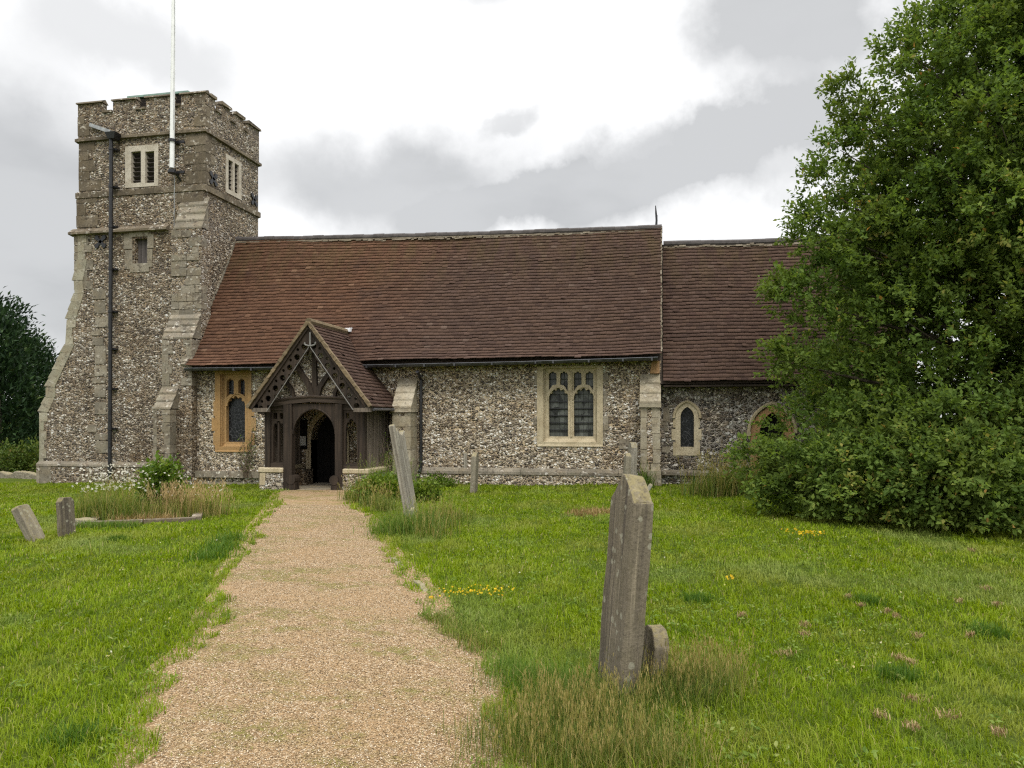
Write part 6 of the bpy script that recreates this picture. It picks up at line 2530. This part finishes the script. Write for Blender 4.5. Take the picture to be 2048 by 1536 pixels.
def slab(nm, profile, th, loc, rotz, mat, label, lean=0.0, tilt=0.0, group='gravestones', cat_='gravestone', bev=.012, rough=.006, sub=3):
    """upright stone: profile in (y, z), thickness along x; worn edges"""
    bm = bmesh.new()
    f = bm.faces.new([bm.verts.new((-th / 2, a, b)) for a, b in profile])
    r = bmesh.ops.extrude_face_region(bm, geom=[f])
    bmesh.ops.translate(bm, verts=[v for v in r['geom'] if isinstance(v, bmesh.types.BMVert)], vec=(th, 0, 0))
    bmesh.ops.recalc_face_normals(bm, faces=bm.faces)
    bmesh.ops.bevel(bm, geom=bm.edges[:], offset=bev, segments=2, affect='EDGES', profile=.6)
    bmesh.ops.triangulate(bm, faces=bm.faces[:])
    for _ in range(sub):
        le = [e for e in bm.edges if e.calc_length() > .07]
        if le:
            bmesh.ops.subdivide_edges(bm, edges=le, cuts=1)
            bmesh.ops.triangulate(bm, faces=bm.faces[:])
    from mathutils import noise as mn
    sd = Vector((random.random() * 50, random.random() * 50, 0))
    for v in bm.verts:
        p = Vector((v.co.x * 9, v.co.y * 9, v.co.z * 3)) + sd
        v.co += v.normal * (mn.noise(p) * rough * 1.6 + mn.noise(p * 4) * rough * .6) if v.normal.length else Vector()
    me = bpy.data.meshes.new(nm)
    bm.to_mesh(me)
    bm.free()
    at = me.attributes.new('rnd', 'FLOAT', 'FACE')
    at.data.foreach_set('value', np.full(len(me.polygons), random.random(), dtype=np.float32))
    me.materials.append(mat)
    o = bpy.data.objects.new(nm, me)
    COL.objects.link(o)
    o.location = loc
    o.rotation_mode = 'XYZ'
    o.matrix_world = Matrix.Translation(loc) @ Matrix.Rotation(rotz, 4, 'Z') @ Matrix.Rotation(lean, 4, 'Y') @ Matrix.Rotation(tilt, 4, 'X')
    tag(o, label, cat_, group)
    return o


R_ = math.radians
# tall foreground headstone
nx_, ny_, nz_ = G(1237, 1413)
rot = R_(23)
ax = Vector((math.cos(rot), math.sin(rot), 0))
ay = Vector((-math.sin(rot), math.cos(rot), 0))
w_, t_ = .41, .125
c = Vector((nx_, ny_, nz_)) + ax * (t_ / 2) + ay * (w_ / 2)
slab('headstone', [(-w_ / 2, -.35), (w_ / 2, -.35), (w_ / 2, 1.165), (w_ / 2 - .03, 1.185), (.02, 1.33), (-.02, 1.33), (-w_ / 2 + .05, 1.225), (-w_ / 2 + .02, 1.19), (-w_ / 2, 1.18)], t_, c, rot,
     M['head_stone'], 'tall brown headstone with sloping lichened top leaning beside the path in the foreground', R_(4.6), R_(0))
x, y, z = G(1300, 1372)
slab('footstone', [(-.14, -.2), (.14, -.2), (.14, .27), (.09, .33), (.03, .365), (-.06, .36), (-.11, .32), (-.14, .26)], .10, (x, y + .05, z), R_(21), M['head_stone'],
     'small dark rounded footstone standing right behind the tall foreground headstone', R_(6), 0, 'gravestones', 'gravestone', .012)
# leaning weathered stone by the path
x, y, z = G(812, 1046)
slab('headstone', [(-.20, -.3), (.22, -.3), (.22, 1.36), (.20, 1.50), (.10, 1.42), (.0, 1.46), (-.08, 1.55), (-.13, 1.46), (-.17, 1.62), (-.21, 1.60)], .085, (x + .02, y + .24, z), R_(-2), M['head_pale'],
     'pale streaked headstone with broken top leaning left beside the porch end of the path', R_(-9.0), R_(3))
x, y, z = G(829, 1047)
slab('footstone', [(-.10, -.1), (.10, -.1), (.10, .22), (0, .27), (-.10, .22)], .07, (x, y, z), R_(0), M['head_pale'], 'tiny pale footstone stub at the foot of the leaning weathered headstone', R_(-6), 0)
# pair in front of the nave wall
x, y, z = G(943, 988)
slab('headstone', [(-.22, -.2), (.22, -.2), (.22, .82), (.12, .92), (-.12, .92), (-.22, .84)], .11, (x, y + .2, z), R_(6), M['head_grey'], 'brownish narrow headstone in front of the nave wall, nearer of a pair', R_(2.5), 0)
x, y, z = G(932, 968)
slab('headstone', [(-.2, -.2), (.2, -.2), (.2, .80), (.05, .92), (-.12, .90), (-.2, .8)], .09, (x, y + .1, z), R_(4), M['head_pale'], 'thin pale headstone in front of the nave wall, farther of a pair', R_(-1), 0)
# pair by the east buttress
x, y, z = G(1263, 975)
slab('headstone', [(-.2, -.2), (.2, -.2), (.2, .98), (.08, 1.08), (-.1, 1.05), (-.2, .95)], .14, (x, y + .1, z), R_(14), M['head_pale'], 'taller of the two pale headstones beside the nave buttress', R_(1.5), 0)
x, y, z = G(1252, 980)
slab('headstone', [(-.2, -.2), (.2, -.2), (.2, .70), (.05, .85), (-.2, .78)], .12, (x, y, z), R_(10), M['head_grey'], 'shorter of the two pale headstones beside the nave buttress', R_(3), 0)
x, y, z = G(1289, 990)
slab('wooden_stake', [(-.05, -.1), (.05, -.1), (.05, .24), (0, .28), (-.05, .25)], .07, (x, y, z), R_(10), M['head_pale'], 'short pale leaning stake just right of the tall headstone top', R_(32), 0, None, 'stake')
# two on the left lawn
x, y, z = G(64, 1083)
slab('footstone', [(-.11, -.2), (.11, -.2), (.11, .50), (.08, .53), (-.08, .53), (-.11, .50)], .11, (x, y + .08, z), R_(2), M['head_grey'], 'short grey gravestone leaning far over to the left at the left edge', R_(-27), R_(4))
x, y, z = G(125, 1073)
slab('footstone', [(-.12, -.2), (.12, -.2), (.12, .49), (.07, .55), (-.07, .55), (-.12, .49)], .095, (x, y + .08, z), R_(0), M['head_stone'], 'short upright dark gravestone beside the one leaning far over', R_(-4), 0)
# low stones far left
for (a, b, wd, hh, t) in [(8, 956, .36, .22, 'low worn stone at the left edge below the hedge'), (52, 957, .62, .24, 'low wide worn stone between the hedge and the tower')]:
    x, y, z = G(a, b)
    slab('low_stone', [(-wd, -.1), (wd, -.1), (wd, hh * .5), (wd * .5, hh), (-wd * .2, hh * .9), (-wd, hh * .6)], .25, (x, y, z), R_(80), M['head_grey'], t, 0, 0, 'low stones below the hedge', 'stone', .04, .02)
# stone posts by the foot of the tower downpipe
for (a, b, wd, hh, t) in [(211, 962, .075, .72, 'taller stone post at the foot of the tall black tower downpipe'), (234, 962, .06, .42, 'shorter stone post at the foot of the tall black tower downpipe')]:
    x, y, z = G(a, b)
    slab('stone_post', [(-wd, -.2), (wd, -.2), (wd, hh * .93), (0, hh), (-wd, hh * .93)], wd * 2, (x, y, z), R_(5), M['head_grey'], t, R_(1), 0, 'posts at the tower foot', 'post')
# kerbed grave
x0_, y0_, z0_ = G(250, 1049)
kerb = empty('grave_kerb', (x0_, y0_, z0_))
tag(kerb, 'low stone kerb of the overgrown grave left of the path', 'grave kerb')
a = Vector(G(178, 1052))
b = Vector(G(392, 1043))
dv = (b - a).normalized()
nv = Vector((-dv.y, dv.x, 0))


def kerb_bar(p, q, w=.15, h=.09):
    mb = MB()
    mb.bar(p + Vector((0, 0, h / 2 - .02)), q + Vector((0, 0, h / 2 - .02)), w, h, (0, 0, 1))
    mb.build('kerb_stone', M['ashlar_brown'], kerb, local=(x0_, y0_, z0_))


kerb_bar(a, a.lerp(b, .49))
kerb_bar(a.lerp(b, .505), b)
kerb_bar(b + nv * .09, b + nv * .85)
kerb_bar(a + nv * .09, a + nv * .85)
kerb_bar(a + nv * .93, b + nv * .93)
x, y, z = G(168, 1052)
slab('low_stone', [(-.16, -.08), (.16, -.08), (.15, .08), (.05, .13), (-.12, .11)], .26, (x, y, z), R_(70), M['head_grey'], 'flat grey stone lying at the left corner of the kerbed grave', 0, 0, None, 'stone', .03, .015)
# flat edging stones showing at the right edge of the path
for (pa, pb, t) in [((778, 1116), (806, 1146), 'half buried edging stone at the right path edge, the one nearer the porch'), ((826, 1164), (850, 1190), 'half buried edging stone at the right path edge, the one beside the yellow flowers')]:
    p, q = Vector(G(*pa)), Vector(G(*pb))
    dd = (p - q)
    hl = dd.length / 2
    m_ = (p + q) / 2
    slab('edging_stone', [(-hl, -.06), (hl, -.06), (hl * .95, .022), (hl * .3, .035), (-hl * .5, .028), (-hl * .95, .012)], .07, (m_.x + .03, m_.y, m_.z), math.atan2(-dd.x, dd.y), M['head_grey'], t, R_(8), 0, 'edging stones of the path', 'stone', .012, .012)

# bare climber on the wall between the window and the porch, and dry bramble by the porch
def climber(nm, px0, py0, pts, label, y, n):
    x0, z0 = X(px0, y), Z(px0, py0, y)
    root = empty(nm, (x0, y, gz(x0, y)))
    tag(root, label, 'climber')
    mb = MB()
    tips = []
    for _ in range(n):
        p = Vector((x0 + random.gauss(0, .05), y, z0))
        q = [p.copy()]
        tgt = random.choice(pts)
        e = Vector((X(tgt[0], y), y, Z(tgt[0], tgt[1], y)))
        for k in range(1, 7):
            f = k / 6
            q.append(p.lerp(e, f) + Vector((random.gauss(0, .07), random.uniform(-.06, .02), random.gauss(0, .05))))
        mb.tube(q, [.014, .012, .010, .008, .007, .005, .003], 5)
        tips += q[2:]
    mb.build('stems', M['twig'], root, local=(x0, y, gz(x0, y)))
    P = np.array([t[:] for t in tips])
    P = np.repeat(P, 4, 0) + rng.normal(0, .05, (len(P) * 4, 3)) * np.array([1, .3, 1])
    V, Fc = leaves(P, np.tile(np.array([0, -.6, .3]), (len(P), 1)), .045, .6, .2, .7)
    np_mesh('foliage', V, Fc, M['weed_leaf'], np.repeat(rng.random(len(P)), 2), root, loc=(x0, y, gz(x0, y)))


climber('climbing_plant', 490, 955, [(486, 875), (500, 870), (510, 860), (497, 890), (480, 915), (505, 905), (512, 840)], 'sparse twiggy climber on the flint wall between the honey window and the porch', YN - .14, 16)
climber('bramble', 775, 945, [(762, 880), (770, 870), (755, 905), (735, 910), (778, 890), (790, 900)], 'dry arching bramble stems beside the boarded side of the porch', 18.1, 9)
